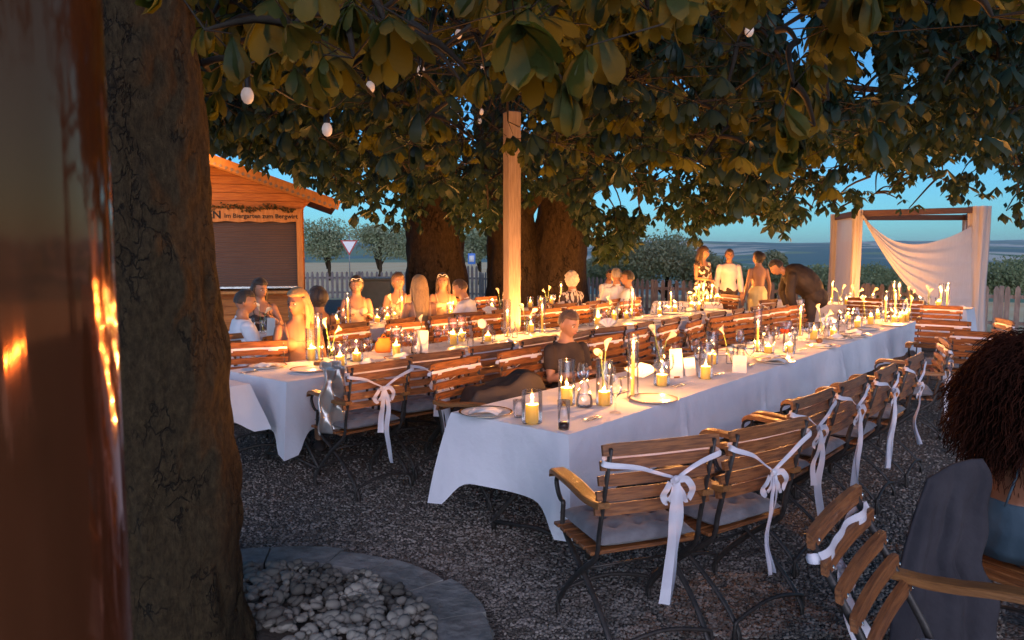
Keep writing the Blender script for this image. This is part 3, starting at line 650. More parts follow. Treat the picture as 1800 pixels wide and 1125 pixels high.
# ------------------------------------------------------------------ kiosk hut
def hut():
    hx0, hx1, y0, dp = -6.45, -3.46, 12.3, 2.4
    root = empty('wooden_hut', (0, 0, 0), 0, 'small orange lit wooden sales hut with dark roller shutter and gabled roof', 'hut')
    cx = (hx0+hx1)/2; ez = 2.52; pk = 3.06
    mb = MB()
    # boards of the front gable
    z = 2.36; hgt = .13
    while z < pk:
        t = (z-ez-.08)/(pk-ez); half = (hx1-hx0)/2*(1.02-max(0, min(1, t)))
        if half > .05: mb.box((cx, y0+.02, z+hgt/2), (2*half, .03, hgt-.008))
        z += hgt
    mb.build('gable', M['hutwood'], root, smooth=False)
    mb = MB(); hw = (hx1-hx0)/2; mb.add([(cx+a*hw, y0+dy, z) for dy in (.038, .052) for a, z in ((-1, 2.36), (1, 2.36), (1.12, 2.55), (0, pk+.14), (-1.12, 2.55))], [(0, 1, 2, 3, 4), (9, 8, 7, 6, 5)]+[(k, (k+1) % 5, 5+(k+1) % 5, 5+k)[::-1] for k in range(5)]); mb.build('gable_backing', M['hutwood'], root, smooth=False)
    # side and rear walls
    for x in (hx0, hx1):
        mb = MB(); z = 0
        while z < 2.4: mb.box((x, y0+dp/2+.06, z+.065), (.035, dp-.1, .122)); z += .13
        mb.build('side_wall', M['hutwood'], root, smooth=False)
    MB().box((cx, y0+dp, 1.3), (hx1-hx0, .04, 2.6)).build('rear_wall', M['hutwood'], root, smooth=False)
    mb = MB(); z = 0.0
    while z < 1.0: mb.box((cx, y0+.02, z+.065), (hx1-hx0-.1, .035, .122)); z += .13
    mb.build('lower_wall', M['hutwood'], root, smooth=False)
    for x in (hx0+.05, hx1-.05): MB().box((x, y0, 1.2), (.10, .10, 2.36), bev=.008).build('corner_post', M['hutwood2'], root, smooth=False)
    # roller shutter
    mb = MB(); z = 1.10
    while z < 2.16: mb.box((cx, y0+.04, z+.02), (hx1-hx0-.2, .02, .036)); z += .04
    sh = mb.build('shutter', M['shutter'], root, smooth=False)
    MB().box((cx, y0+.035, 1.09), (hx1-hx0-.2, .03, .03)).build('shutter_rail', M['steel'], sh, smooth=False)
    ct = MB().box((cx, y0-.14, 1.02), (hx1-hx0+.1, .36, .04), bev=.006).build('counter', M['hutwood2'], root, smooth=False)
    MB().box((cx, y0-.02, .985), (hx1-hx0-.2, .05, .03)).build('counter_rail', M['hutwood2'], root, smooth=False)
    # sign board with wavy lower edge
    mb = MB(); n = 60; vs = []
    for k in range(n+1):
        x = hx0+.02+(hx1-hx0-.04)*k/n; zl = 2.155+.010*math.sin(k*.9)
        for y in (y0-.055, y0-.035): vs += [(x, y, zl), (x, y, 2.36)]
    fs = []
    for k in range(n):
        a = k*4; b = a+4; fs += [(a, b, b+1, a+1), (a+2, a+3, b+3, b+2), (a, a+2, b+2, b), (a+1, b+1, b+3, a+3)]
    fs += [(0, 1, 3, 2), (n*4, n*4+2, n*4+3, n*4+1)]
    mb.add(vs, fs); sb = mb.build('sign_board', M['hutwood2'], root, smooth=False)
    def txt(body, x, z, size, mt, bold=0.0):
        cu = bpy.data.curves.new('lettering', 'FONT'); cu.body = body; cu.size = size; cu.extrude = .002; cu.offset = bold; cu.resolution_u = 2
        tmp = bpy.data.objects.new('tmp', cu); COL.objects.link(tmp); dg = bpy.context.evaluated_depsgraph_get(); me = bpy.data.meshes.new_from_object(tmp.evaluated_get(dg))
        bpy.data.objects.remove(tmp); me.materials.clear(); me.materials.append(mt)
        o = bpy.data.objects.new('lettering', me); COL.objects.link(o); o.parent = sb; o.location = (x, y0-.059, z); o.rotation_euler = (math.pi/2, 0, 0); return o
    txt('EN', -4.92, 2.205, .17, M['ink'], .005)
    txt('Im Biergarten zum Bergwirt', -4.66, 2.215, .100, M['ink'], .0016)
    # roof with decorated fascia
    for s in (-1, 1):
        ex = (hx1-cx+.55); ang_ = math.atan2(pk-2.34, ex)
        L = math.hypot(pk-2.34+.08, ex); mid = Vector((cx+s*ex/2, y0+dp/2-.25, (pk+2.34)/2+.10)); rot = Matrix.Rotation(s*ang_, 3, 'Y')
        MB().box(mid, (L, dp+.9, .05), rot).build('roof', M['roof'], root, smooth=False)
        f = MB().box(mid+Vector((0, -dp/2-.46, -.035)), (L+.02, .03, .15), rot); fa = f.build('fascia', M['hutwood2'], root, smooth=False)
        d = MB()
        for k in range(26):
            t = (k+.5)/26-.5; p = mid+Vector((0, -dp/2-.478, -.035))+rot@Vector((t*L, 0, -.045)); d.box(p, (.042, .008, .042), rot@Matrix.Rotation(.785, 3, 'Y'))
        d.build('fascia_ornament', M['picket'], fa, smooth=False)
        MB().box((cx+s*ex*.5, y0-.36, (pk+2.34)/2+.02), (L*.9, .05, .06), rot).build('rafter', M['hutwood2'], root, smooth=False)
    # added arm lamp out front, to account for the hut's orange light
    lp = MB().tube(smooth_pts([(-4.95, y0-.02, 2.9), (-4.95, y0-.5, 3.2), (-4.95, y0-1.15, 3.14)], 6), .012, 8); lp.lathe([(.02, 3.14), (.06, 3.10), (.08, 3.03)], 14, (-4.95, y0-1.15, 0), cap0=True)
    lo = lp.build('added_arm_lamp', M['dark'], root)
    ld = bpy.data.lights.new('added_arm_lamp_light', 'SPOT'); ld.energy = HUTLAMP; ld.color = (1.0, .42, .11); ld.shadow_soft_size = .05; ld.spot_size = R(150); ld.spot_blend = .6
    l_ = bpy.data.objects.new('added_arm_lamp_light', ld); COL.objects.link(l_); l_.location = (-4.95, y0-1.15, 3.0); l_.rotation_euler = (R(78), 0, R(0)); l_.parent = root
    cr_ = Vector((hx1, y0, 0)); ang0 = R(15.5); rz_ = Matrix.Rotation(ang0, 3, 'Z'); lc_ = cr_-rz_@cr_
    root.location = lc_; root.rotation_euler = (0, 0, ang0)
    # garland
    g = Foliage()
    for k in range(520):
        t = random.random(); x = hx0+.1+(hx1-hx0-.2)*t; z = 2.385+.028*math.sin(t*31)+random.gauss(0, .022)+(.05 if .42 < t < .62 else 0)*random.random()
        g.put(PROTO_F[k % 3], (x, y0-.07+random.gauss(0, .012), z), random.uniform(.022, .045), random.uniform(0, 6.28), random.uniform(0, 1.2), random.uniform(0, 6.28))
    o = g.build('garland', M['garland'], None); o.location = lc_; o.rotation_euler = (0, 0, ang0); tag(o, 'dark leafy garland draped above the sign board of the wooden hut', 'garland')
HUTLAMP = 15
hut()

# ------------------------------------------------------------------ wooden post and bulbs
pb = Vector((0.0, 8.55, 0)); MB().box((0, 0, 1.62), (.155, .155, 3.24), Matrix.Rotation(.45, 3, 'Z'), bev=.008).build('post', M['post'], None, pb, smooth=False)
bpy.data.objects['post.001' if False else [o for o in bpy.data.objects if o.name.startswith('post') and o.parent is None][-1].name].name = 'wooden_post'
post = [o for o in bpy.data.objects if o.name == 'wooden_post'][0]; tag(post, 'tall square wooden post rising from behind the middle table into the leaves', 'post')
def string_light(label, pts, drop=.05):
    root = empty('string_light', (0, 0, 0), 0, label, 'string light', 'string lights under the chestnut leaves'); root_pts = [p+Vector((0, 0, .12)) for p in pts]
    MB().tube(smooth_pts(root_pts, 6), .004, 6).build('cable', M['dark'], root)
    for p in pts[1:-1] if len(pts) > 3 else pts:
        k = MB().lathe([(.010, .125), (.017, .105), (.019, .05), (.019, .045)], 12, p, cap0=True).build('socket', M['dark'], root)
        MB().lathe([(.016, .046), (.026, .030), (.030, .012), (.027, -.008), (.016, -.024), (.001, -.030)], 14, p).build('bulb', M['bulb'], k)
S1 = [PD(250, 60, 3.1), PD(435, 172, 3.6), PD(575, 231, 4.3), PD(651, 156, 4.9), PD(740, 127, 5.6), PD(806, 62, 6.3), PD(850, 120, 7.4), PD(893, 182, 8.5)]
string_light('string of frosted bulbs hung from the big trunk to the wooden post', S1)
string_light('short string with two tiny frosted bulbs left of the wooden post top', [PD(893, 188, 8.5), PD(846, 198, 9.4), PD(843, 214, 10.4), PD(800, 180, 13.0)])
string_light('string with a single frosted bulb high among the right hand leaves', [PD(905, 178, 8.5), PD(1100, 90, 6.2), PD(1317, 57, 5.0), PD(1700, 30, 4.2)])

# ------------------------------------------------------------------ road signs, storage box
p = PD(614, 445, 41); root = empty('road_sign', (p.x, p.y, 0), 0, 'white and red triangular give way sign on its pole beyond the fence', 'road sign')
MB().tube([(0, .03, 0), (0, .03, 2.7)], .03, 8).build('pole', M['galv'], root)
def tri(r, y0, y1, m, n, par):
    vs = [(r*math.cos(R(a)), y, 2.08+r*math.sin(R(a))) for y in (y0, y1) for a in (-90, 30, 150)]
    return MB().add(vs, [(0, 1, 2), (5, 4, 3), (0, 3, 4, 1), (1, 4, 5, 2), (2, 5, 3, 0)]).build(n, m, par, smooth=False)
t_ = tri(.56, -.01, .01, M['signred'], 'sign_plate', root); tri(.42, -.016, -.011, M['white'], 'sign_face', t_)
p = PD(829, 445, 36); root = empty('road_sign', (p.x, p.y, 0), 0, 'small square blue road sign on a pole seen between the trunks', 'road sign')
MB().tube([(0, .03, 0), (0, .03, 1.7)], .025, 8).build('pole', M['galv'], root); MB().box((0, 0, 1.38), (.36, .02, .52), bev=.01).build('sign_plate', M['signblue'], root); MB().box((0, -.012, 1.38), (.24, .006, .3)).build('sign_face', M['white'], root)
p = PD(659, 490, 16.5); root = empty('storage_box', (p.x, p.y, 0), R(-4), 'beige storage box with lid standing in front of the picket fence', 'box')
MB().box((0, 0, .55), (.86, .55, 1.0), bev=.02).build('body', M['beige'], root, smooth=False); MB().box((0, 0, 1.075), (.92, .6, .05), bev=.015).build('lid', M['beige'], root, smooth=False)

# ------------------------------------------------------------------ draped arch
def drape(pts_top, pts_bot, rows, folds, amp, name, parent, m, thick=.004):
    """sheet between two polylines, with vertical folds"""
    a = smooth_pts(pts_top, 14); b = smooth_pts(pts_bot, 14); n = min(len(a), len(b)); vs = []
    for j in range(rows+1):
        t = j/rows
        for i in range(n):
            p = a[i].lerp(b[i], t); s = i/(n-1)
            off = math.sin(s*folds*6.283+1.3*math.sin(t*2+s*5))*amp*(.5+.5*math.sin(min(1, t*3)*1.57))
            vs.append(p+Vector((off*.3, off, 0)))
    fs = [(j*n+i, j*n+i+1, (j+1)*n+i+1, (j+1)*n+i) for j in range(rows) for i in range(n-1)]
    mb = MB(); mb.add(vs, fs); o = mb.build(name, m, parent)
    return o
DA = 14.0
root = empty('draped_arch', PD(1600, 445, DA)*1.0, 0, 'square wooden arch hung with pale sheer cloth and a drooping swag', 'arch'); ro = Vector(root.location)
def rel(px, py, d=DA): return PD(px, py, d)-ro
zt = rel(1600, 372).z+ro.z-ro.z
A_l, A_r = rel(1508, 378), rel(1722, 372); A_l2, A_r2 = rel(1470, 385, 15.6), rel(1700, 385, 15.6)
gz = -ro.z
for q in (A_l, A_r, A_l2, A_r2): MB().box((q.x, q.y, (q.z+gz)/2), (.09, .09, q.z-gz), bev=.006).build('post', M['beam'], root, smooth=False)
def beam(a, b):
    d = b-a; rot = Matrix.Rotation(math.atan2(d.y, d.x), 3, 'Z')@Matrix.Rotation(-math.atan2(d.z, math.hypot(d.x, d.y)), 3, 'Y')
    MB().box((a+b)/2+Vector((0, 0, .03)), (d.length+.1, .10, .11), rot, bev=.006).build('beam', M['beam'], root, smooth=False)
beam(A_l, A_r); beam(A_l2, A_r2); beam(A_l, A_l2); beam(A_r, A_r2)
def leg_drape(q, w_, name='curtain', bulge=0.0):
    n = 44; rows = 40; vs = []
    for j in range(rows+1):
        t = j/rows; z = q.z+.1-(q.z+.1-gz-.03)*t
        for i in range(n+1):
            a = 2*math.pi*i/n; r_ = (w_/2)*(1+.16*math.sin(a*7+2.2*t)+.09*math.sin(a*13-4*t))*(1-.10*math.sin(t*3.14)+.22*max(0, t-.8))
            vs.append((q.x+r_*math.cos(a), q.y+r_*.8*math.sin(a), z))
    fs = [(j*(n+1)+i, j*(n+1)+i+1, (j+1)*(n+1)+i+1, (j+1)*(n+1)+i) for j in range(rows) for i in range(n)]
    MB().add(vs, fs).build(name, M['sheer'], root)
leg_drape(A_r, .36); leg_drape(A_l, .17); leg_drape(A_l2, .20); leg_drape(A_r2, .16)
# sheer panel between the two left posts
drape([A_l2+Vector((0, 0, .02)), (A_l2+A_l)/2, A_l], [Vector((A_l2.x, A_l2.y, gz+.1)), Vector(((A_l2.x+A_l.x)/2, (A_l2.y+A_l.y)/2, gz+.1)), Vector((A_l.x, A_l.y, gz+.1))], 14, 5, .03, 'side_curtain', root, M['sheer'])
# swag: top edge sags deeply, lower edge sweeps to the right hand post
def swag():
    n = 56; rows = 34; vs = []
    top = smooth_pts([rel(1514, 374, 13.93), rel(1535, 400, 13.9), rel(1570, 424, 13.88), rel(1615, 430, 13.86), rel(1665, 418, 13.88), rel(1708, 398, 13.9)], 12)
    bot = smooth_pts([rel(1514, 378, 13.93), rel(1545, 432, 13.85), rel(1582, 486, 13.8), rel(1612, 517, 13.78), rel(1662, 552, 13.82), rel(1706, 560, 13.9)], 12)
    m = len(top)
    for j in range(rows+1):
        t = j/rows
        for i in range(m):
            s = i/(m-1); p = top[i].lerp(bot[i], t)
            f = math.sin(t*34+2.0*math.sin(s*3.0))*.022*math.sin(s*math.pi)**.6 + math.sin(t*61+s*4)*.008
            vs.append(p+Vector((0, -f-.05*math.sin(t*3.1)*math.sin(s*3.1), f*.25)))
    fs = [(j*m+i, j*m+i+1, (j+1)*m+i+1, (j+1)*m+i) for j in range(rows) for i in range(m-1)]
    MB().add(vs, fs).build('swag', M['sheer'], root)
swag()
root.location = ro

# ================================================================== TABLES
U = Vector((0.636, 0.772, 0)); Vv = Vector((0.772, -0.636, 0)); U.normalize(); Vv.normalize()
TZ = 0.755
class Tab:
    def __init__(s, o, L, W, ln, wd, key, phrase): s.o = Vector((*o, 0)); s.L = L; s.W = W; s.ln = ln; s.wd = wd; s.key = key; s.ph = phrase; s.cnt = {}
    def at(s, u, v, z=TZ): q = s.o+s.L*u+s.W*v; return Vector((q.x, q.y, z))
    def uv(s, p): d = Vector((p.x, p.y, 0))-s.o; return d.dot(s.L), d.dot(s.W)
T1 = Tab((.28, 3.62), U, Vv, 8.0, .8, 'T1', 'front table'); T2 = Tab((-1.58, 5.13), U, Vv, 8.3, .8, 'T2', 'middle table')
T3 = Tab((-3.43, 6.66), U, Vv, 8.1, .8, 'T3', 'rear table'); T4 = Tab((7.2, 11.7), -Vv, -U, 3.3, .8, 'T4', 'cross table by the draped arch')
T5 = Tab((3.7, 13.0), Vector((-1, .25, 0)).normalized(), Vector((-.25, -1, 0)).normalized(), 1.2, .7, 'T5', 'little table below the standing guests')
T6 = Tab((-1.80, 5.07), -Vv, Vv*0-U*-1*-1, .8, .7, 'T6', 'side table')
def linen(T, drop, label, nx_per=.032, seams=()):
    """cloth: v from -wd to 0 across, u from 0 to ln"""
    nx = max(8, int(T.ln/nx_per)); ny = max(8, int(T.wd/nx_per)); e = .006
    g = {}; vs = []; fs = []
    for i in range(nx+1):
        for j in range(ny+1):
            u = -e+(T.ln+2*e)*i/nx; v = -T.wd-e+(T.wd+2*e)*j/ny
            z = TZ-.003+.0022*mnoise.noise(Vector((u*5, v*5, 1)))
            if i in (0, nx) or j in (0, ny): z -= .0015
            g[i, j] = len(vs); vs.append(T.at(u, v, z))
    for i in range(nx):
        for j in range(ny): fs.append((g[i, j], g[i+1, j], g[i+1, j+1], g[i, j+1]))
    ring = [(i, ny) for i in range(nx)]+[(nx, j) for j in range(ny, 0, -1)]+[(i, 0) for i in range(nx, 0, -1)]+[(0, j) for j in range(ny)]
    rows = 12; N = len(ring); prev = [g[r] for r in ring]; sd_ = random.random()*40
    cum = 0; pos = []
    for k, (i, j) in enumerate(ring): pos.append(cum); cum += (T.ln/nx if j in (0, ny) else T.wd/ny)
    for r_ in range(1, rows+1):
        t = r_/rows; cur = []
        for k, (i, j) in enumerate(ring):
            u = -e+(T.ln+2*e)*i/nx; v = -T.wd-e+(T.wd+2*e)*j/ny
            du = min(i, nx-i)*T.ln/nx; dv = min(j, ny-j)*T.wd/ny
            cn = math.exp(-((du+dv)/.10)**2)              # corner weight
            ou = (-1 if i == 0 else 1 if i == nx else 0); ov = (-1 if j == 0 else 1 if j == ny else 0)
            cu = math.exp(-du/.16); cv = math.exp(-dv/.16)
            sx = ou+(cu*.25*(-1 if i < nx/2 else 1) if ou == 0 else 0)*1.0; sy = ov+(cv*.25*(-1 if j < ny/2 else 1) if ov == 0 else 0)
            s = pos[k]
            fold = math.sin(s*9.0+3*mnoise.noise(Vector((s*.9, sd_, 0))))*.016+mnoise.noise(Vector((s*3.1, sd_, t*.8)))*.035
            seam = sum(math.exp(-((s-q)/.022)**2) for q in seams)*.034
            cf = max(cn, math.exp(-((du+dv-.22)/.07)**2)*-.20)
            out = .012*math.sqrt(t)+t*(.018+fold+seam)+t*cf*.055
            dz = drop*t*(1+cn*.46)+t*.026*mnoise.noise(Vector((s*2.0, sd_+5, 0)))
            p = T.at(u+sx*out, v+sy*out, TZ-.004-dz); cur.append(len(vs)); vs.append(p)
        for k in range(N): k2 = (k+1) % N; fs.append((prev[k], prev[k2], cur[k2], cur[k]))
        prev = cur
    vs = [(Vector(p)-T.o) for p in vs]
    o = MB().add(vs, fs).build('tablecloth', M['cloth'], None, T.o, ang=48); return tag(o, label, 'tablecloth', 'white tablecloths')
def table(T, label, drop=.36, seams=()):
    root = empty('table', T.at(T.ln/2, -T.wd/2, 0), math.atan2(T.L.y, T.L.x), label, 'table', 'long tables set for dinner')
    MB().box((0, 0, TZ-.03), (T.ln, T.wd, .03)).build('tabletop', M['arm_wood'], root, smooth=False)
    n = max(1, round(T.ln/2.0))
    for i in range(n):
        for ex in (-.8, .8):
            x = -T.ln/2+T.ln*(i+.5)/n+ex*T.ln/n/2*.9; mb = MB()
            for y in (-1, 1): mb.tube([(x, y*T.wd*.42, 0), (x, y*T.wd*.42, .06), (x, -y*T.wd*.3, TZ-.05)], .014, 8)
            mb.tube([(x, -T.wd*.42, .05), (x, 0, .09), (x, T.wd*.42, .05)], .012, 8)
            mb.build('trestle', M['iron'], root)
    return linen(T, drop, 'white linen cloth hanging over the '+T.ph, seams=seams)
table(T1, 'long front table covered in white linen and lit candles', .36, (1.25, 2.6, 4.6, 6.3)); table(T2, 'long middle table covered in white linen, behind the front table', .36, (1.5, 4.0, 6.0))
table(T3, 'long rear table where most seated guests sit', .36, (2, 4, 6)); table(T4, 'shorter cross table beside the draped arch', .40); table(T5, 'little table below the standing guests', .3)
T6.W = -U; T6.o = Vector((-1.82, 5.05, 0)); T6.L = -Vv
# side table: edge faces away from the middle table
T6 = Tab((-1.82-.0, 5.05), -Vv, U, .8, .55, 'T6', 'side table hidden behind the big trunk'); T7 = Tab((5.2, -2.2), Vector((.8, .6, 0)), Vector((.6, -.8, 0)), 2.4, .8, 'T7', 'table right of the camera, seen only as reflections'); table(T7, 'candle lit table right of the camera, reflected in the dark column', .36)
table(T6, 'small side table mostly hidden behind the big trunk', .22)

# ------------------------------------------------------------------ tableware prototypes
PROTO = {}
def proto(kind): 
    if kind in PROTO: return dup(PROTO[kind][0])
    r = PROTO_FN[kind](); PROTO[kind] = (r,); kids(r); [kids(k) for k in r.children]
    return r
def candle(h, r, taper=False):
    root = empty('candle'); rim = h
    mb = MB()
    if taper: mb.lathe([(r*.9, 0), (r, .01), (r, h-.03), (r*.55, h-.006), (r*.2, h)], 12, cap0=True)
    else:
        mb.lathe([(r*.97, 0), (r, .004), (r, h-.006), (r*.96, h), (r*.88, h-.002), (r*.80, h-.016), (r*.3, h-.022), (.0005, h-.022)], 24)
    mb.build('wax', M['wax'], root)
    zb = h-(.0 if taper else .022)
    MB().tube([(0, 0, zb-.002), (.001, 0, zb+.012)], .0012, 5).build('wick', M['wick'], root)
    f = MB().lathe([(.0008, zb+.003), (.0066, zb+.011), (.0088, zb+.022), (.0072, zb+.038), (.0038, zb+.056), (.0004, zb+.072)], 10); fl = f.build('flame', M['flame'], root)
    ld = LD['t' if taper else 'p']; l_ = bpy.data.objects.new('flame_light', ld); COL.objects.link(l_); l_.parent = fl; l_.location = (0, 0, zb+.026)
    return root
LD = {}
for k, e in (('t', .9), ('p', 1.0)):
    ld = bpy.data.lights.new('flame_light_'+k, 'POINT'); ld.energy = CANDLE*e; ld.color = (1.0, .385, .082); ld.shadow_soft_size = .007; LD[k] = ld
def glass_cyl(r, h, name='glass_cylinder', t=.0022):
    return MB().lathe([(r*.2, .004), (r*.96, .004), (r, .01), (r, h-.002), (r-.001, h), (r-t, h-.002)], 28).build(name, M['glass'])
def wrap(o, name): r = empty(name); o.parent = r; return r
def wineglass(fill=None):
    root = empty('wine_glass'); MB().lathe([(.033, .001), (.030, .004), (.006, .010), (.0038, .02), (.0038, .085), (.010, .093), (.030, .112), (.038, .140), (.037, .165), (.031, .205)], 20).build('glass_body', M['glass_thin'], root)
    if fill: MB().lathe([(.004, .095), (.028, .1125), (.0358, .138), (.0358, .142), (.0003, .142)], 18).build('wine', M['wine'], root)
    return root
def tumbler(kind=0):
    root = empty('water_glass'); h = [.095, .15][kind]
    MB().lathe([(.0005, .006), (.026, .006), (.0275, .0005), (.029, .002), (.033, h), (.0315, h)], 18).build('glass_body', M['glass_thin'], root)
    if kind: MB().lathe([(.0005, .007), (.0255, .007), (.0275, .035), (.0003, .035)], 16).build('drink', M['cola'], root)
    return root
def carafe():
    root = empty('carafe'); MB().lathe([(.0005, .004), (.042, .004), (.05, .012), (.048, .05), (.03, .12), (.018, .16), (.018, .19), (.026, .215)], 22).build('glass_body', M['glass'], root)
    MB().lathe([(.0005, .006), (.046, .012), (.0465, .05), (.040, .075), (.0003, .075)], 20).build('water', M['water'], root)
    return root
def bottle():
    root = empty('water_bottle'); MB().lathe([(.0005, .004), (.028, .004), (.031, .012), (.030, .05), (.032, .06), (.030, .07), (.031, .11), (.013, .16), (.013, .178)], 18).build('glass_body', M['glass'], root)
    MB().lathe([(.0145, .172), (.0145, .190), (.013, .192), (.0003, .192)], 14).build('cap', M['steel'], root); return root
def plate(gold=False, nap=True):
    root = empty('dinner_plate'); MB().lathe([(.0005, .006), (.085, .006), (.095, .010), (.135, .020), (.137, .018), (.09, .003), (.0005, .001)], 40).build('plate_body', M['porcelain'], root)
    MB().lathe([(.128, .0188), (.138, .0212), (.140, .0195), (.130, .0172)], 40).build('rim', M['gold'], root)
    return root
def napkin(v):
    vs = []; n = 14; rs_ = random.Random(v*13+1)
    for i in range(n+1):
        for j in range(n+1):
            x = (i/n-.5)*.17; y = (j/n-.5)*.13
            if v % 3 == 0:   # fan standing up
                a = (i/n-.5)*1.9; r_ = .02+.12*j/n; X = r_*math.sin(a); Z = r_*math.cos(a)*.85; Y = .012*math.sin(i*1.9)*(j/n)
                vs.append((X, Y, Z+.004))
            else:
                z = .010+.022*abs(mnoise.noise(Vector((x*14+v, y*14, v))))+.012*math.sin(x*40+v)*math.exp(-abs(y)*9)+(.03*max(0, 1-abs(y-.02)*18) if v % 3 == 1 else 0)
                vs.append((x*(1-.35*abs(y)*8*(v % 2)), y, max(.004, z)))
    fs = [(i*(n+1)+j, (i+1)*(n+1)+j, (i+1)*(n+1)+j+1, i*(n+1)+j+1) for i in range(n) for j in range(n)]
    root = empty('napkin'); MB().add(vs, fs).build('folded_cloth', M['napkin'], root); return root
def lily(n, tall=.0):
    """calla lilies as a thing; stems meet at the origin"""
    root = empty('calla_lily'); 
    for k in range(n):
        rs_ = random.Random(k*7+n+int(tall*100)); az = rs_.uniform(0, 6.28); L = rs_.uniform(.19, .26)+tall; b = rs_.uniform(.04, .10)
        c = Vector((math.cos(az), math.sin(az), 0)); pts = smooth_pts([Vector((0, 0, .012))-c*.02, c*b*.4+Vector((0, 0, L*.5)), c*b+Vector((0, 0, L))], 5)
        st = MB().tube(pts, .0045, 6).build('stem', M['stem'], root)
        # funnel shaped bloom tilted outward
        tip = pts[-1]; ax = (pts[-1]-pts[-3]).normalized()+c*rs_.uniform(.1, 1.0); ax.normalize(); Q = ax.to_track_quat('Z', 'Y').to_matrix(); seg = 18; vs = []
        prof = [(.004, -.004), (.007, .012), (.011, .028), (.017, .044), (.026, .056)]
        for j, (r_, z) in enumerate(prof):
            for i in range(seg+1):
                a = 2*math.pi*i/seg; f = (j/4)**2; zz = z+f*(.038*(1+math.cos(a-math.pi))/2-.008); rr = r_*(1+.25*f*(math.cos(a-math.pi)))
                vs.append(tip+Q@Vector((rr*math.cos(a), rr*math.sin(a), zz)))
        fs = [(j*(seg+1)+i, j*(seg+1)+i+1, (j+1)*(seg+1)+i+1, (j+1)*(seg+1)+i) for j in range(4) for i in range(seg)]
        bl = MB().add(vs, fs).build('petal', M['lily'], root)
        MB().tube([tip+ax*.01, tip+ax*.055], [.004, .003], 6).build('spadix', M['spadix'], bl)
    return root
def menu():
    root = empty('menu_card'); MB().box((0, 0, .105), (.105, .003, .21), Matrix.Rotation(R(-6), 3, 'X')).build('card', M['paper'], root, smooth=False)
    MB().box((0, 0, .006), (.05, .03, .012), bev=.002).build('card_holder', M['wood'], root, smooth=False); return root
def tent():
    root = empty('folded_card'); mb = MB(); mb.add([(-.05, -.03, .002), (.05, -.03, .002), (.05, 0, .13), (-.05, 0, .13), (-.05, .03, .002), (.05, .03, .002)], [(0, 1, 2, 3), (3, 2, 5, 4)])
    mb.build('card', M['paper'], root, smooth=False); return root
def cutlery():
    root = empty('cutlery'); MB().box((0, .0, .004), (.012, .10, .003), bev=.001).tube([(0, .05, .004), (0, .11, .003)], .004, 6, flat=(1, .5)).build('knife', M['steel'], root)
    mb = MB().tube([(.03, -.06, .004), (.03, .06, .005)], .003, 6)
    for k in (-1, 0, 1): mb.tube([(.03+k*.006, .06, .005), (.03+k*.006, .10, .004)], .0015, 4)
    mb.build('fork', M['steel'], root); return root
def disc():
    root = empty('table_marker'); MB().lathe([(.0005, -.006), (.045, -.006), (.048, -.004), (.048, .004), (.045, .006), (.0005, .006)], 24).build('wooden_disc', M['paper'], root)
    root.children[0].rotation_euler = (R(90), 0, 0); root.children[0].location = (0, 0, .20); MB().tube([(0, 0, 0), (0, 0, .155)], .003, 6).build('stick', M['stem'], root)
    MB().lathe([(.02, 0), (.02, .012), (.0005, .014)], 12).build('foot', M['wood'], root); return root
def lantern_box():
    root = empty('paper_bag'); vs = []
    prof = [(.075, .045, 0), (.085, .05, .03), (.08, .045, .08), (.05, .02, .115), (.06, .012, .13)]
    MB().loft([(0, 0, z, rx, ry) for rx, ry, z in prof], 16).build('bag_body', M['orangebox'], root); MB().tube(smooth_pts([(-.03, 0, .12), (0, 0, .16), (.03, 0, .12)], 4), .003, 6).build('handle', M['orangebox'], root); return root
def bread():
    root = empty('bread_roll'); MB().ell((0, 0, .025), (.045, .032, .026), nu=16, nv=10, fn=lambda q, p: p*(1+.1*mnoise.noise(q*3))).build('crust', M['arm_wood'], root); return root
PROTO_FN = {'pillar': lambda: candle(.095, .034), 'small': lambda: candle(.068, .034), 'taper': lambda: candle(.27, .0105, True), 'short_glass': lambda: wrap(glass_cyl(.055, .175, 'glass_body'), 'glass_cylinder'),
            'tall_glass': lambda: wrap(glass_cyl(.050, .27, 'glass_body'), 'tall_glass_cylinder'), 'taper_glass': lambda: wrap(glass_cyl(.035, .40, 'glass_body'), 'slim_glass_cylinder'),
            'wine': lambda: wineglass(), 'wine_rose': lambda: wineglass(1), 'tumbler': lambda: tumbler(0), 'highball': lambda: tumbler(1), 'carafe': carafe, 'bottle': bottle, 'plate': plate,
            'nap0': lambda: napkin(0), 'nap1': lambda: napkin(1), 'nap2': lambda: napkin(2), 'lily2': lambda: lily(2), 'lily3': lambda: lily(3), 'lily1': lambda: lily(1, -.02), 'vase': lambda: wrap(glass_cyl(.032, .15, 'glass_body'), 'flower_vase'),
            'menu': menu, 'tent': tent, 'cutlery': cutlery, 'disc': disc, 'bag': lantern_box, 'bread': bread}
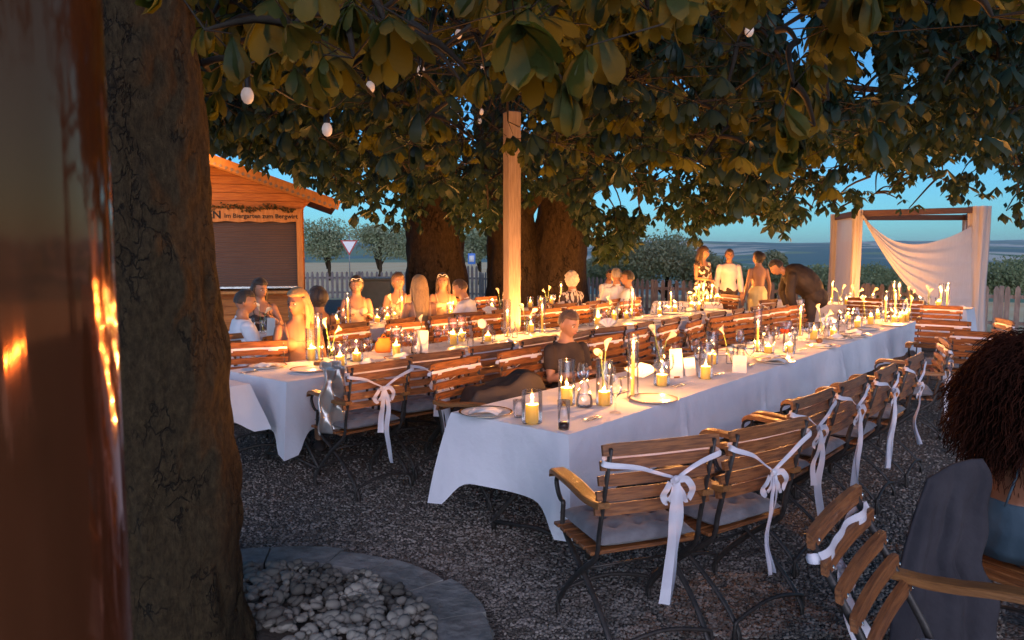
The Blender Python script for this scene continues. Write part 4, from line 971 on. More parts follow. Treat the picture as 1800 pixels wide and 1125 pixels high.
INFO = {'pillar': ('candle', 'lit yellow pillar candle', 'lit candles on the tables'), 'small': ('candle', 'low lit pillar candle', 'lit candles on the tables'), 'taper': ('candle', 'slim lit taper candle', 'lit candles on the tables'),
        'short_glass': ('glass cylinder', 'clear short glass cylinder round a candle', 'candle glasses'), 'tall_glass': ('glass cylinder', 'tall clear glass cylinder round a candle', 'candle glasses'), 'taper_glass': ('glass cylinder', 'slim tall glass cylinder round a taper', 'candle glasses'),
        'wine': ('wine glass', 'empty wine glass', 'wine glasses'), 'wine_rose': ('wine glass', 'wine glass holding rose wine', 'wine glasses'), 'tumbler': ('water glass', 'plain water tumbler', 'water glasses'), 'highball': ('glass', 'tall tumbler with dark drink at the bottom', 'water glasses'),
        'carafe': ('carafe', 'clear glass water carafe', 'carafes'), 'bottle': ('bottle', 'clear water bottle with grey cap', 'bottles'), 'plate': ('plate', 'white dinner plate with gold rim', 'dinner plates'), 'nap0': ('napkin', 'white napkin folded as a standing fan', 'napkins'),
        'nap1': ('napkin', 'crumpled white napkin', 'napkins'), 'nap2': ('napkin', 'loosely folded white napkin', 'napkins'), 'lily2': ('flowers', 'pair of white calla lilies', 'calla lilies'), 'lily3': ('flowers', 'three white calla lilies', 'calla lilies'), 'lily1': ('flowers', 'single white calla lily', 'calla lilies'),
        'vase': ('vase', 'clear vase holding calla lilies', 'vases'), 'menu': ('card', 'upright cream menu card', 'menu cards'), 'tent': ('card', 'small folded cream card', 'folded cards'), 'cutlery': ('cutlery', 'knife and fork', 'cutlery'), 'disc': ('table marker', 'round pale wooden marker on a stick', 'markers'),
        'bag': ('paper bag', 'small glowing orange paper bag', 'bags'), 'bread': ('bread roll', 'small brown bread roll', 'rolls')}
PLACED = []   # (table, kind, u, v)
def put(T, kind, u, v, z=TZ, rz=None, sc=1.0):
    PLACED.append((T, kind, u, v, z, rz, sc))
def put_px(T, kind, px, py, free=False):
    p = P(px, py, TZ); u, v = T.uv(p)
    if not free: u = min(max(u, .06), T.ln-.06); v = min(max(v, -T.wd+.07), -.07)
    if kind == 'hurr': put(T, 'short_glass', u, v); put(T, random.choice(['pillar', 'pillar', 'small']), u, v, TZ+.0045)
    elif kind == 'low': put(T, 'short_glass', u, v); put(T, 'small', u, v, TZ+.0045)
    elif kind == 'cyl': put(T, 'tall_glass', u, v); put(T, 'pillar', u, v, TZ+.0045)
    elif kind == 'taper': put(T, 'taper_glass', u, v); put(T, 'taper', u, v, TZ+.0045)
    elif kind in ('lily1', 'lily2', 'lily3'): put(T, 'vase', u, v); put(T, kind, u, v, TZ+.006)
    elif kind == 'platenap': put(T, 'plate', u, v); put(T, random.choice(['nap1', 'nap2']), u, v, TZ+.010)
    else: put(T, kind, u, v)
T1I = [('platenap', 850, 730), ('hurr', 935, 744), ('tumbler', 912, 733), ('cyl', 996, 712), ('highball', 997, 757), ('carafe', 1027, 716), ('cyl', 1062, 712), ('taper', 1112, 700), ('wine', 1095, 728), ('plate', 1150, 705), ('nap0', 1126, 668), ('hurr', 1163, 678),
       ('menu', 1188, 664), ('lily2', 1160, 648), ('lily2', 1060, 688), ('tent', 1210, 660), ('cyl', 1240, 666), ('cyl', 1251, 640), ('lily1', 1283, 640), ('tent', 1300, 655), ('wine', 1317, 645), ('taper', 1331, 618), ('low', 1350, 620), ('low', 1387, 620), ('wine', 1363, 612),
       ('wine_rose', 1376, 603), ('wine_rose', 1384, 604), ('tumbler', 1397, 598), ('taper', 1406, 590), ('bottle', 1420, 632), ('platenap', 1390, 640), ('platenap', 1450, 611), ('hurr', 1430, 597), ('hurr', 1465, 592), ('lily2', 1445, 590), ('platenap', 1505, 592), ('hurr', 1507, 577),
       ('hurr', 1530, 570), ('taper', 1556, 566), ('hurr', 1572, 566), ('cyl', 1585, 566), ('cyl', 1599, 566), ('hurr', 1545, 560), ('taper', 1588, 558), ('lily2', 1612, 560), ('plate', 1575, 573), ('wine', 1125, 640), ('wine', 1222, 640), ('hurr', 1490, 566), ('lily1', 1520, 560), ('cutlery', 1055, 737), ('cutlery', 1100, 690), ('bread', 1205, 655), ('bread', 1440, 603)]
T2I = [('platenap', 470, 646), ('plate', 545, 652), ('cyl', 541, 632), ('taper', 561, 634), ('low', 598, 642), ('hurr', 627, 635), ('lily2', 582, 630), ('carafe', 608, 633), ('nap1', 645, 640), ('bag', 675, 619), ('cyl', 697, 628), ('platenap', 706, 632), ('wine', 718, 622), ('carafe', 732, 622), ('menu', 743, 622),
       ('cyl', 797, 606), ('cyl', 811, 600), ('disc', 848, 604), ('low', 858, 600), ('taper', 892, 592), ('tumbler', 905, 594), ('hurr', 933, 584), ('taper', 953, 586), ('platenap', 956, 592), ('lily2', 926, 588), ('hurr', 1040, 566), ('hurr', 1050, 570), ('hurr', 1078, 563), ('taper', 1081, 557), ('cyl', 1098, 560),
       ('platenap', 1130, 563), ('hurr', 1150, 552), ('taper', 1162, 549), ('hurr', 1186, 549), ('cyl', 1213, 545), ('lily2', 1222, 543), ('hurr', 1228, 546), ('taper', 1236, 541), ('platenap', 1010, 575), ('wine', 770, 612), ('wine', 1000, 572), ('cutlery', 440, 655), ('lily1', 745, 612), ('lily2', 1035, 562), ('bread', 560, 645)]
T3I = [('wine', 443, 592), ('lily2', 462, 586), ('wine', 470, 590), ('wine', 486, 592), ('menu', 497, 596), ('lily3', 562, 580), ('hurr', 592, 576), ('taper', 612, 572), ('low', 680, 562), ('low', 663, 566), ('lily2', 692, 562), ('taper', 707, 560), ('low', 748, 556), ('cyl', 800, 548), ('hurr', 790, 552), ('lily2', 862, 543), ('hurr', 857, 545),
       ('cyl', 876, 542), ('lily1', 880, 541), ('hurr', 932, 540), ('hurr', 950, 538), ('taper', 976, 534), ('hurr', 968, 536), ('hurr', 995, 534), ('lily2', 948, 536), ('taper', 1034, 530), ('hurr', 1040, 530), ('hurr', 1030, 532), ('hurr', 1048, 528), ('platenap', 640, 572), ('platenap', 520, 592), ('platenap', 770, 560), ('wine', 820, 548), ('wine', 890, 542)]
T4I = [('taper', 1462, 533), ('lily2', 1475, 535), ('hurr', 1484, 536), ('hurr', 1494, 534), ('lily2', 1504, 535), ('hurr', 1512, 537), ('lily1', 1524, 537), ('taper', 1570, 535), ('taper', 1583, 534), ('lily2', 1600, 538), ('hurr', 1615, 541), ('lily2', 1632, 537), ('hurr', 1646, 543), ('taper', 1653, 541), ('taper', 1664, 541), ('platenap', 1668, 552), ('hurr', 1552, 539), ('hurr', 1534, 534)]
T5I = [('hurr', 1212, 526), ('taper', 1228, 524), ('hurr', 1242, 524), ('cyl', 1256, 522), ('hurr', 1266, 526), ('taper', 1250, 526), ('lily2', 1232, 528), ('hurr', 1220, 528)]
for T, I in ((T1, T1I), (T2, T2I), (T3, T3I), (T4, T4I), (T5, T5I)):
    for kd, x, y in I: put_px(T, kd, x, y)
for u_ in (.3, .7, 1.1, 1.5, 2.0): put(T7, 'short_glass', u_, -.4+.12*math.sin(u_*9)); put(T7, 'pillar', u_, -.4+.12*math.sin(u_*9), TZ+.0045)
put(T6, 'cutlery', .25, .40-.55); put(T6, 'plate', .45, -.25)
# place settings along the long edges where nothing stands yet
def free(T, u, v, r_): return all(t is not T or math.hypot(u-a, v-b) > r_ for t, _, a, b, *_x in PLACED)
for T in (T1, T2, T3):
    for side in (0, 1):
        u = .75
        while u < T.ln-.2:
            v = -.17 if side == 0 else -T.wd+.17
            if free(T, u, v, .17) and random.random() < .85:
                put(T, 'plate', u, v)
                if random.random() < .6: put(T, random.choice(['nap2', 'nap1', 'nap2', 'nap1', 'nap0']), u, v, TZ+.010)
            for kd, du, dv in ((random.choice(['wine', 'wine', 'tumbler', 'highball']), .20, .10), ('wine', .12, .13), ('cutlery', .21, 0)):
                vv = v-dv if side == 0 else v+dv
                if random.random() < .62 and free(T, u+du, vv, .07): put(T, kd, u+du, vv)
            u += .62
PLACED.sort(key=lambda a: (a[0].key, a[2]))
cnt = {}
near_end = {'T1': 'from the near end of the front table', 'T2': 'from the near end of the middle table', 'T3': 'from the hut end of the rear table', 'T4': 'from the right end of the cross table', 'T5': 'along the little table under the standing guests', 'T6': 'on the side table behind the big trunk', 'T7': 'of the reflected table'}
for T, kd, u, v, z, rz, sc in PLACED:
    cat, ph, gr = INFO[kd]; k = (T.key, ph); i = cnt.get(k, 0); cnt[k] = i+1
    r = proto(kd); p = T.at(u, v, z); r.location = p
    r.rotation_euler = (0, 0, rz if rz is not None else (random.uniform(-.5, .5) if kd in ('menu', 'tent', 'nap0', 'bag', 'disc') else (math.atan2(T.L.y, T.L.x)+math.pi/2 if kd == 'cutlery' else random.uniform(0, 6.28))))
    if kd in ('pillar', 'small', 'taper'): s_ = {'pillar': random.uniform(.8, 1.12), 'small': random.uniform(.8, 1.1), 'taper': random.uniform(.85, 1.1)}[kd]; r.scale = (1, 1, s_)
    if kd == 'plate': r.scale = (1.08, 1.08, 1)
    tag(r, '%s, %s %s' % (ph, ordn(i), near_end[T.key]), cat, gr)

# ================================================================== CHAIRS
def make_chair():
    root = empty('garden_chair'); W = .235
    def prof(t): # back bar from seat (t=0) to top (t=1)
        return Vector((0, -.17-.115*t, .43+.47*t))
    for s in (-1, 1):
        x = s*W
        pts = smooth_pts([(x, .20, .0), (x, .215, .05), (x, .12, .17), (x, -.02, .30), (x, -.15, .40), (x, -.185, .46)], 5)+[Vector((x, *prof(t).yz)) for t in (.2, .6, 1.0)]
        MB().tube(pts, .011, 8, flat=(.7, 1.25)).build('back_leg_bar', M['iron'], root)
        xi = s*(W-.018)
        MB().tube(smooth_pts([(xi, -.31, 0), (xi, -.30, .06), (xi, -.20, .17), (xi, -.02, .29), (xi, .13, .37), (xi, .20, .425)], 5), .011, 8, flat=(.7, 1.25)).build('cross_leg_bar', M['iron'], root)
        # scroll carrying the armrest
        MB().tube(smooth_pts([(x, .17, .42), (x, .165, .49), (x, .16, .545), (x, .185, .55), (x+.0, .215, .575), (x, .235, .62), (x, .215, .655), (x, .17, .668)], 5), .009, 8, flat=(.8, 1.3)).build('arm_scroll', M['iron'], root)
        mb = MB(); top = smooth_pts([(x+s*.012, .235, .655), (x+s*.012, .19, .682), (x+s*.012, .02, .676), (x+s*.010, -.13, .655), (x+s*.006, -.245, .66)], 5)
        n = len(top); wv = [.026+.010*math.sin(math.pi*i/(n-1)) for i in range(n)]; vs = []
        for i, p in enumerate(top):
            for dx, dz in ((-1, -.011), (1, -.011), (1, .009), (.8, .013), (-.8, .013), (-1, .009)): vs.append(p+Vector((dx*wv[i], 0, dz)))
        fs = [(i*6+k, i*6+(k+1) % 6, i*6+6+(k+1) % 6, i*6+6+k) for i in range(n-1) for k in range(6)]+[(5, 4, 3, 2, 1, 0), tuple((n-1)*6+k for k in range(6))]
        mb.add(vs, fs).build('armrest', M['arm_wood'], root, smooth=False)
    for y, z0 in ((.205, .12), (-.30, .10)):
        MB().tube(smooth_pts([(-W-.0, y, 0), (-W, y, z0-.03), (-W+.03, y, z0), (0, y, z0+.035), (W-.03, y, z0), (W, y, z0-.03), (W, y, 0)], 5), .009, 7).build('foot_bar', M['iron'], root)
    MB().tube([(-W, .015, .295), (W, .015, .295)], .006, 6).build('stretcher', M['iron'], root)
    # seat slats
    mb = MB()
    for k in range(6): mb.box((0, -.145+k*.066, .437), (2*W+.05, .048, .016), bev=.003)
    mb.build('seat', M['wood'], root, smooth=False)
    for k in range(5):
        t = .425+.139*k; p = prof(t); tl = Matrix.Rotation(R(-14), 3, 'X'); bow = -.0; h = .047 if k < 4 else .052
        mb = MB(); n = 10; vs = []
        for i in range(n+1):
            x = -W-.03+(2*W+.06)*i/n; c = -.010*math.sin(math.pi*i/n); e = .0 if 0 < i < n else .005
            for dy, dz in ((-.009, -h/2+e), (-.009, h/2-e), (.007, h/2-e), (.007, -h/2+e)): vs.append(Vector((x, p.y+c+.012, p.z))+tl@Vector((0, dy, dz)))
        fs = [(i*4+j, i*4+(j+1) % 4, i*4+4+(j+1) % 4, i*4+4+j) for i in range(n) for j in range(4)]+[(3, 2, 1, 0), (n*4, n*4+1, n*4+2, n*4+3)]
        mb.add(vs, fs); nwood = len(mb.f)
        for sx in (-1, 1):
            for yy in (-.012, .022): mb.ell(Vector((sx*W, p.y+.012+yy*.7, p.z)), (.0055, .003, .0055), None, 8, 5)
        sl = mb.build('back_slat', M['wood'], root, smooth=False); sl.data.materials.append(M['steel'])
        for f_ in sl.data.polygons[nwood:]: f_.material_index = 1
    return root
def make_cushion():
    n = 26; vs = []; root_pts = {}
    mb = MB()
    def h(x, y):
        b = (1-abs(x)**4)*(1-abs(y)**4); z = .045*max(0, b)**.45
        for i in (-.5, 0, .5):
            for j in (-.5, 0, .5): z -= .017*math.exp(-((x-i)**2+(y-j)**2)/.018)
        for i in (-.5, 0, .5): z -= .005*math.exp(-(x-i)**2/.004)*max(0, b); z -= .005*math.exp(-(y-i)**2/.004)*max(0, b)
        return z
    for sgn in (1, -1):
        for i in range(n+1):
            for j in range(n+1):
                x = i/n*2-1; y = j/n*2-1; z = h(x, y)
                vs.append((x*.225, y*.205+.02, (.476+z) if sgn > 0 else (.476-min(.026, z*.6))))
    fs = [(i*(n+1)+j, (i+1)*(n+1)+j, (i+1)*(n+1)+j+1, i*(n+1)+j+1) for i in range(n) for j in range(n)]; o_ = (n+1)**2
    fs += [tuple(o_+k for k in f[::-1]) for f in fs]
    return mb.add(vs, fs).build('seat_cushion', M['cushion'])
def strip(pts, wd, nrm_fn=None, tw=0.0):
    pts = smooth_pts(pts, 7); vs = []; n = len(pts)
    for i, p in enumerate(pts):
        t = (pts[min(i+1, n-1)]-pts[max(i-1, 0)]).normalized(); s = Vector((1, 0, 0)) if abs(t.z) > .6 else Vector((0, 0, 1))
        if tw: s = Matrix.Rotation(tw*i/n, 3, t) @ s
        s = (s-t*s.dot(t)).normalized(); w_ = wd[0]+(wd[1]-wd[0])*i/(n-1) if hasattr(wd, '__len__') else wd
        nn = t.cross(s); cr = math.sin(i*.7)*.004
        vs += [p-s*w_/2+nn*cr, p+nn*(-.004+cr), p+s*w_/2+nn*cr]
    fs = [(i*3+k, i*3+k+1, i*3+4+k, i*3+3+k) for i in range(n-1) for k in (0, 1)]
    return vs, fs
def make_ribbon(v):
    rs_ = random.Random(v*5+2); W = .247; mb = MB(); root = empty('ribbon')
    y0 = -.268; z = .848
    mb.add(*strip([(-W-.012, y0+.01, z), (-W*.6, y0+.018, z+.002), (0, y0+.002, z), (W*.6, y0+.018, z+.002), (W+.012, y0+.01, z)], .032))     # band inside
    kx = rs_.uniform(-.05, .05); kz = rs_.uniform(.70, .76)
    for s in (-1, 1):
        mb.add(*strip([(s*(W+.012), y0+.01, z), (s*(W+.008), y0-.025, z-.008), (s*W*.5+kx*.5, y0-.045, (z+kz)/2+.012), (kx, y0-.035, kz)], (.028, .014), tw=s*.9))
    mb.build('band', M['satin'], root)
    kn = MB().ell((kx, y0-.04, kz), (.018, .014, .016), None, 10, 8); kn.build('knot', M['satin'], root)
    lp = MB()
    for s in (-1, 1):
        q = rs_.uniform(.07, .11); lp.add(*strip([(kx, y0-.04, kz), (kx+s*q*.5, y0-.062, kz+.0), (kx+s*q*.9, y0-.055, kz-.05), (kx+s*q*.6, y0-.045, kz-.085), (kx+s*q*.15, y0-.045, kz-.035), (kx, y0-.04, kz)], .028, tw=.3))
    lp.build('loop', M['satin'], root)
    for s in (-1, 1):
        L = rs_.uniform(.42, .60) if s > 0 else rs_.uniform(.30, .55); dx = rs_.uniform(-.03, .09)*s+rs_.uniform(-.03, .05)
        MB().add(*strip([(kx, y0-.042, kz), (kx+dx*.4+.01*s, y0-.058, kz-L*.25), (kx+dx*.6, y0-.03+rs_.uniform(-.02, .01), kz-L*.6), (kx+dx*1.3, y0-.045+rs_.uniform(-.03, .03), kz-L)], (.022, .044), tw=rs_.uniform(-2.2, 2.2))).build('tail', M['satin'], root)
    return root
chair0 = make_chair(); kids(chair0); [kids(k) for k in chair0.children]
cush0 = make_cushion(); RIB = [make_ribbon(i) for i in range(4)]
for r in RIB: kids(r)
used = {'chair': False, 'cush': False, 'rib': [False]*4}
def place_chair(x, y, yaw, label, group, ribbon=True, cushion=True, rv=None):
    global chair0
    c = chair0 if not used['chair'] else dup(chair0); used['chair'] = True
    c.location = (x, y, 0); c.rotation_euler = (0, 0, yaw-math.pi/2)
    tag(c, 'wooden armchair, '+label, 'chair', group)
    if cushion:
        k = cush0 if not used['cush'] else cush0.copy()
        if used['cush']: COL.objects.link(k)
        used['cush'] = True; k.location = (x, y, 0); k.rotation_euler = c.rotation_euler
        tag(k, 'cushion on chair '+label, 'cushion', 'grey tufted seat cushions')
    if ribbon:
        i = rv if rv is not None else random.randrange(4); r = RIB[i] if not used['rib'][i] else dup(RIB[i]); used['rib'][i] = True
        r.location = (x, y, 0); r.rotation_euler = c.rotation_euler
        tag(r, 'white ribbon on chair '+label, 'ribbon', 'white satin ribbons on chair backs')
    return c
def chair_px(px, py, yawdeg, label, group, **k):
    """px,py: centre of the top slat in the photograph"""
    p = P(px, py, .885); yaw = R(yawdeg); f = Vector((math.cos(yaw), math.sin(yaw), 0)); q = p+f*.285
    return place_chair(q.x, q.y, yaw, label, group, **k)
G1 = 'chairs along the right side of the front table'
for i, (px, py, yw, lab, rv) in enumerate([(1167, 786, 110, 'nearest at the front table, its armrest beside the table corner', 0), (1359, 757, 124, 'second at the right side of the front table', 1), (1434, 703, 136, 'third at the right side of the front table', 2), (1503, 675, 139, 'fourth at the right side of the front table', 3),
                              (1562, 653, 141, 'fifth at the right side of the front table', 0), (1612, 632, 140, 'sixth at the right side of the front table', 1), (1664, 604, 158, 'turned sideways, seventh at the right side of the front table', 2),
                              (1658, 568, 232, 'facing the camera beside the far corner of the front table', 3), (1727, 589, 228, 'turned from the front table, bare slats to the camera', 1), (1768, 566, 165, 'half cut off at the right edge near the draped arch', 0)]):
    chair_px(px, py, yw, lab, G1, rv=rv)
pf = P(1462, 905, .885); yf = R(-38); qf = pf+Vector((math.cos(yf), math.sin(yf), 0))*.385
nb = set(bpy.data.objects); fgc = place_chair(qf.x, qf.y, yf, 'tilted orange slats in the right foreground beside the curly haired woman', 'foreground chair', rv=2)
rb = [o for o in bpy.data.objects if o not in nb and o.name.startswith('ribbon') and o.parent is None]
def shear(o):
    o.data = o.data.copy()
    for q in o.data.vertices:
        if q.co.y < -.1 and q.co.z > .3: q.co.y -= .34*(q.co.z-.60)
near_side = [k for k in kids(fgc) if k.name.startswith(('armrest', 'arm_scroll')) and sum(q.co.x for q in k.data.vertices) > 0]
for k in kids(fgc):
    if k not in near_side: shear(k)
for k in near_side: bpy.data.objects.remove(k)
KIDS[fgc] = list(fgc.children)
for r_ in rb:
    for k in r_.children: shear(k)
def row(T, v, yaw, us, side, g, rib=True):
    for i, u in enumerate(us):
        p = T.at(u, v, 0); place_chair(p.x, p.y, R(yaw+random.uniform(-11, 11)), '%s %s' % (ordn(i), side), g, ribbon=rib and random.random() < .85)
row(T2, .36, 140.5, [.34], 'near corner of the middle table under a silver wrap', 'chairs along the right side of the middle table')
row(T2, .30, 140.5, [.95, 1.55, 2.15, 2.76, 3.36, 3.98, 4.6, 5.2, 5.85, 6.5, 7.15, 7.75], 'along the right side of the middle table', 'chairs along the right side of the middle table')
row(T1, -.8-.38, -39.5, [.72, 1.42, 2.02, 2.62, 3.24, 3.85, 4.45, 5.1, 5.72, 6.35, 6.95, 7.55], 'along the left side of the front table', 'chairs along the left side of the front table')
row(T2, -.8-.30, -39.5, [.95, 1.65, 2.35, 3.0, 3.65, 4.3, 4.95, 5.6, 6.3, 7.0], 'along the left side of the middle table', 'chairs along the left side of the middle table')
p = P(449, 607, .885); place_chair(p.x+.1, p.y-.25, R(-66), 'at the near left corner of the middle table, beside the trunk', 'chairs along the left side of the middle table')
row(T3, .34, 140.5, [.6, 1.3, 1.95, 2.65, 3.3, 3.85, 4.5, 5.2, 5.9, 6.6, 7.2, 7.8], 'along the right side of the rear table', 'chairs along the right side of the rear table')
row(T3, -.8-.34, -39.5, [2.2, 2.85, 3.6, 4.4, 5.0, 5.7, 6.4, 7.1], 'along the left side of the rear table', 'chairs along the left side of the rear table')
for i, (px, py, yw, lab) in enumerate([(1655, 541, 230, 'dark, behind the right end of the cross table'), (1590, 531, 230, 'behind the middle of the cross table'), (1520, 527, 230, 'behind the left end of the cross table'), (1285, 521, 200, 'below the standing man in the pale shirt'), (1352, 530, 130, 'beside the woman in the yellow dress')]):
    chair_px(px, py, yw, lab, 'chairs round the far tables')

# ================================================================== PEOPLE
def remeshed(mb, name, m, parent, vox, smooth=3, noise=None):
    me = mb.mesh('tmp', m); o = bpy.data.objects.new('tmp', me); COL.objects.link(o)
    md = o.modifiers.new('r', 'REMESH'); md.mode = 'VOXEL'; md.voxel_size = vox; md.use_smooth_shade = True
    sm = o.modifiers.new('s', 'SMOOTH'); sm.iterations = smooth; sm.factor = .5
    dg = bpy.context.evaluated_depsgraph_get(); me2 = bpy.data.meshes.new_from_object(o.evaluated_get(dg)); bpy.data.objects.remove(o)
    me2.materials.clear(); me2.materials.append(m)
    if noise:
        amp, fr, st = noise; n = len(me2.vertices); co = np.zeros(n*3, dtype=np.float32); no = np.zeros(n*3, dtype=np.float32)
        me2.vertices.foreach_get('co', co); me2.vertices.foreach_get('normal', no); co = co.reshape(-1, 3); no = no.reshape(-1, 3)
        f = np.array([mnoise.noise(Vector((c[0]*fr, c[1]*fr, c[2]*fr*st))) for c in co]); co += no*(f*amp)[:, None]; me2.vertices.foreach_set('co', co.ravel())
    me2.polygons.foreach_set('use_smooth', [True]*len(me2.polygons)); me2.update()
    o = bpy.data.objects.new(name, me2); COL.objects.link(o); o.parent = parent; return o
def hsculpt(q, p):
    """q unit direction (y forward), p scaled point"""
    x, y, z = q; p = Vector(p)
    if z < 0: p.x *= 1-.36*(-z)**1.5; p.y += .016*(-z)*max(0, y)          # jaw and chin
    if z < -.2 and y < 0: p.y *= 1-.35*min(1, (-z-.2)*1.6)
    f = max(0, y)
    p.y += .024*math.exp(-((x/.13)**2))*math.exp(-(((z+.16)/.17)**2))*f*(1 if z < -.05 else .8)   # nose
    p.y += .007*math.exp(-(((z-.16)/.10)**2))*f                                       # brow
    for s in (-1, 1): p.y -= .010*math.exp(-(((x-s*.36)/.16)**2)-(((z-.03)/.10)**2))*f       # sockets
    p.y += .008*math.exp(-((x/.26)**2))*math.exp(-(((z+.47)/.07)**2))*f                # lips
    p.y -= .006*math.exp(-((x/.3)**2))*math.exp(-(((z+.62)/.05)**2))*f
    p.y += .010*math.exp(-((x/.3)**2))*math.exp(-(((z+.80)/.12)**2))*f                 # chin
    return p
HR = (.076, .096, .116)
def person(label, loc, yaw, pose='sit', lean=0.0, head=(0, 0), skin='skin_a', hair=None, fem=False, sc=1.0, arms=None, top=('shirt', 'shirt_white'), legs='dark_cloth', vox=.0085, glasses=False, extra=None, side=0.0, face=True, name='person'):
    root = empty(name, (loc[0], loc[1], 0), yaw-math.pi/2, label, 'person'); root.scale = (sc, sc, sc)
    hz_ = .56 if pose == 'sit' else .95
    k = .90 if fem else 1.0; H = Vector((0, 0, hz_)); Rt = Matrix.Rotation(-lean, 3, 'X')@Matrix.Rotation(side, 3, 'Y'); RT4 = Matrix.Translation(H)@Rt.to_4x4()
    def T_(p): return H+Rt@Vector(p)
    secs = [(0, 0, -.09, .10*k, .085), (0, 0, -.05, .155*(1.05 if fem else 1), .108), (0, 0, .03, .165*(1.04 if fem else 1), .112), (0, 0, .14, .128*(k*.96), .092), (0, .004, .24, .142*k, .104), (0, .008, .33, .160*k, .112 if not fem else .118), (0, 0, .41, .165*k, .095), (0, -.004, .465, .135*k, .075), (0, -.006, .492, .088, .066), (0, -.004, .515, .062, .060), (0, .006, .58, .054, .056)]
    b = MB(); b.loft(secs, 24, RT4)
    sh = .172*k
    for s in (-1, 1): b.ell(T_((s*sh, -.002, .425)), (.050*k, .050*k, .050), None, 14, 10)
    if fem:
        for s in (-1, 1): b.ell(T_((s*.07, .085, .30)), (.062, .055, .06), None, 14, 10)
    # head
    hy, hp = head; HC = T_((0, .022+.05*math.sin(max(0, hp)), .655)); Rh = Rt@Matrix.Rotation(hy, 3, 'Z')@Matrix.Rotation(-hp, 3, 'X')
    b.ell(HC, HR, Rh, 40, 30, fn=hsculpt)
    for s in (-1, 1): b.ell(HC+Rh@Vector((s*.077, -.008, -.005)), (.010, .019, .031), Rh@Matrix.Rotation(s*.35, 3, 'Z'), 10, 8)
    # arms
    A = arms or ([((-.235*k, .09, .19), (-.13, .34, .265)), ((.235*k, .09, .19), (.13, .34, .265))] if pose == 'sit' else [((-.225, -.02, .16), (-.25, .05, -.09)), ((.225, -.02, .16), (.25, .05, -.09))])
    AR = []
    for s, (e, w_) in zip((-1, 1), A):
        S = T_((s*sh, 0, .425)); E = T_(e); W = T_(w_); AR.append((S, E, W))
        b.tube([S, S.lerp(E, .35), S.lerp(E, .8), E, E.lerp(W, .3), E.lerp(W, .75), W], [.052*k, .049*k, .040*k, .037*k, .040*k, .030*k, .024*k], 14)
        b.ell(E, (.038*k,)*3, None, 10, 8)
        d = (W-E).normalized(); up = Vector((0, 0, 1)) if abs(d.z) < .8 else Vector((0, 1, 0)); sd = d.cross(up).normalized(); nn = sd.cross(d).normalized()
        Rw = Matrix((sd, d, nn)).transposed(); b.ell(W+d*.045, (.038*k, .052, .015), Rw, 12, 8)
        for f, (ox, L) in enumerate(((-.028, .058), (-.010, .072), (.009, .078), (.027, .070))):
            a = W+d*.075+sd*ox*k; cl = .55
            b.tube([a, a+d*L*.5-nn*.004, a+d*L*(.78)-nn*(.014+.004*f), a+d*L*(.95)-nn*.03*cl*1.3], [.0095, .009, .0085, .0068], 8)
        th = W+d*.02+sd*s*-.032*k; b.tube([th, th+d*.028+sd*s*-.018, th+d*.056+sd*s*-.020-nn*.01], [.012, .0105, .008], 8)
    # legs
    LG = []
    for s in (-1, 1):
        h_ = H+Vector((s*.088, 0, -.03))
        if pose == 'sit': K_ = H+Vector((s*.115, .42, -.01)); An = H+Vector((s*.12, .42, -.445)); An.z = .085
        else: K_ = Vector((s*.095, .03, .50)); An = Vector((s*.10, 0, .085))
        LG.append((h_, K_, An))
        b.tube([h_, h_.lerp(K_, .5), K_, K_.lerp(An, .3), K_.lerp(An, .8), An], [.088, .075, .055, .056, .038, .036], 14); b.ell(K_, (.055, .055, .055), None, 12, 8)
        b.ell(An+Vector((0, .06, -.045)), (.042, .115, .038), None, 12, 8)
    remeshed(b, 'body', M[skin], root, vox, 2)
    # face
    if face:
        e = MB(); pu = MB(); br = MB(); li = MB()
        for s in (-1, 1):
            c = HC+Rh@Vector((s*.029, .0795, .003)); e.ell(c, (.0145, .010, .0075), Rh, 10, 8); pu.ell(c+Rh@Vector((0, .0082, 0)), (.0072, .004, .0072), Rh, 10, 8)
            br.tube([HC+Rh@Vector((s*.014, .0925, .021)), HC+Rh@Vector((s*.030, .0905, .027)), HC+Rh@Vector((s*.047, .078, .020))], [.0035, .0045, .003], 6)
        li.tube([HC+Rh@Vector((x, .0995-14*x*x, -.0545-4*x*x)) for x in (-.022, -.011, 0, .011, .022)], [.002, .0045, .005, .0045, .002], 8, flat=(1, 1))
        e.build('eyes', M['eyewhite'], root); pu.build('pupils', M['ink'], root); br.build('eyebrows', M[hair[1] if hair and hair[1] != 'hair_blonde' else 'hair_brown'], root); li.build('lips', M['lips'], root)
    # hair
    if hair:
        st, hm = hair; hb = MB(); grow = 1.0
        def cap(q, p):
            p = hsculpt(q, p)*1.0; x, y, z = q; g = (.010 if st == 'crop' else .016) if st in ('short', 'crop', 'bald') else .024
            lim = .42 if st != 'fringe' else .22
            d = min(y-.12, lim-z)            # >0 : face side, sink inside the head
            low = -z-.30 if st in ('short', 'crop', 'bald') else -z-.85
            dd = max(d, low)
            g2 = g*(1 if dd < -.12 else -1.6 if dd > .04 else 1-(dd+.12)/.16*2.6)
            return p+Vector(q)*g2
        hb.ell(HC+Rh@Vector((0, -.004, .004)), HR, Rh, 44, 34, fn=cap)
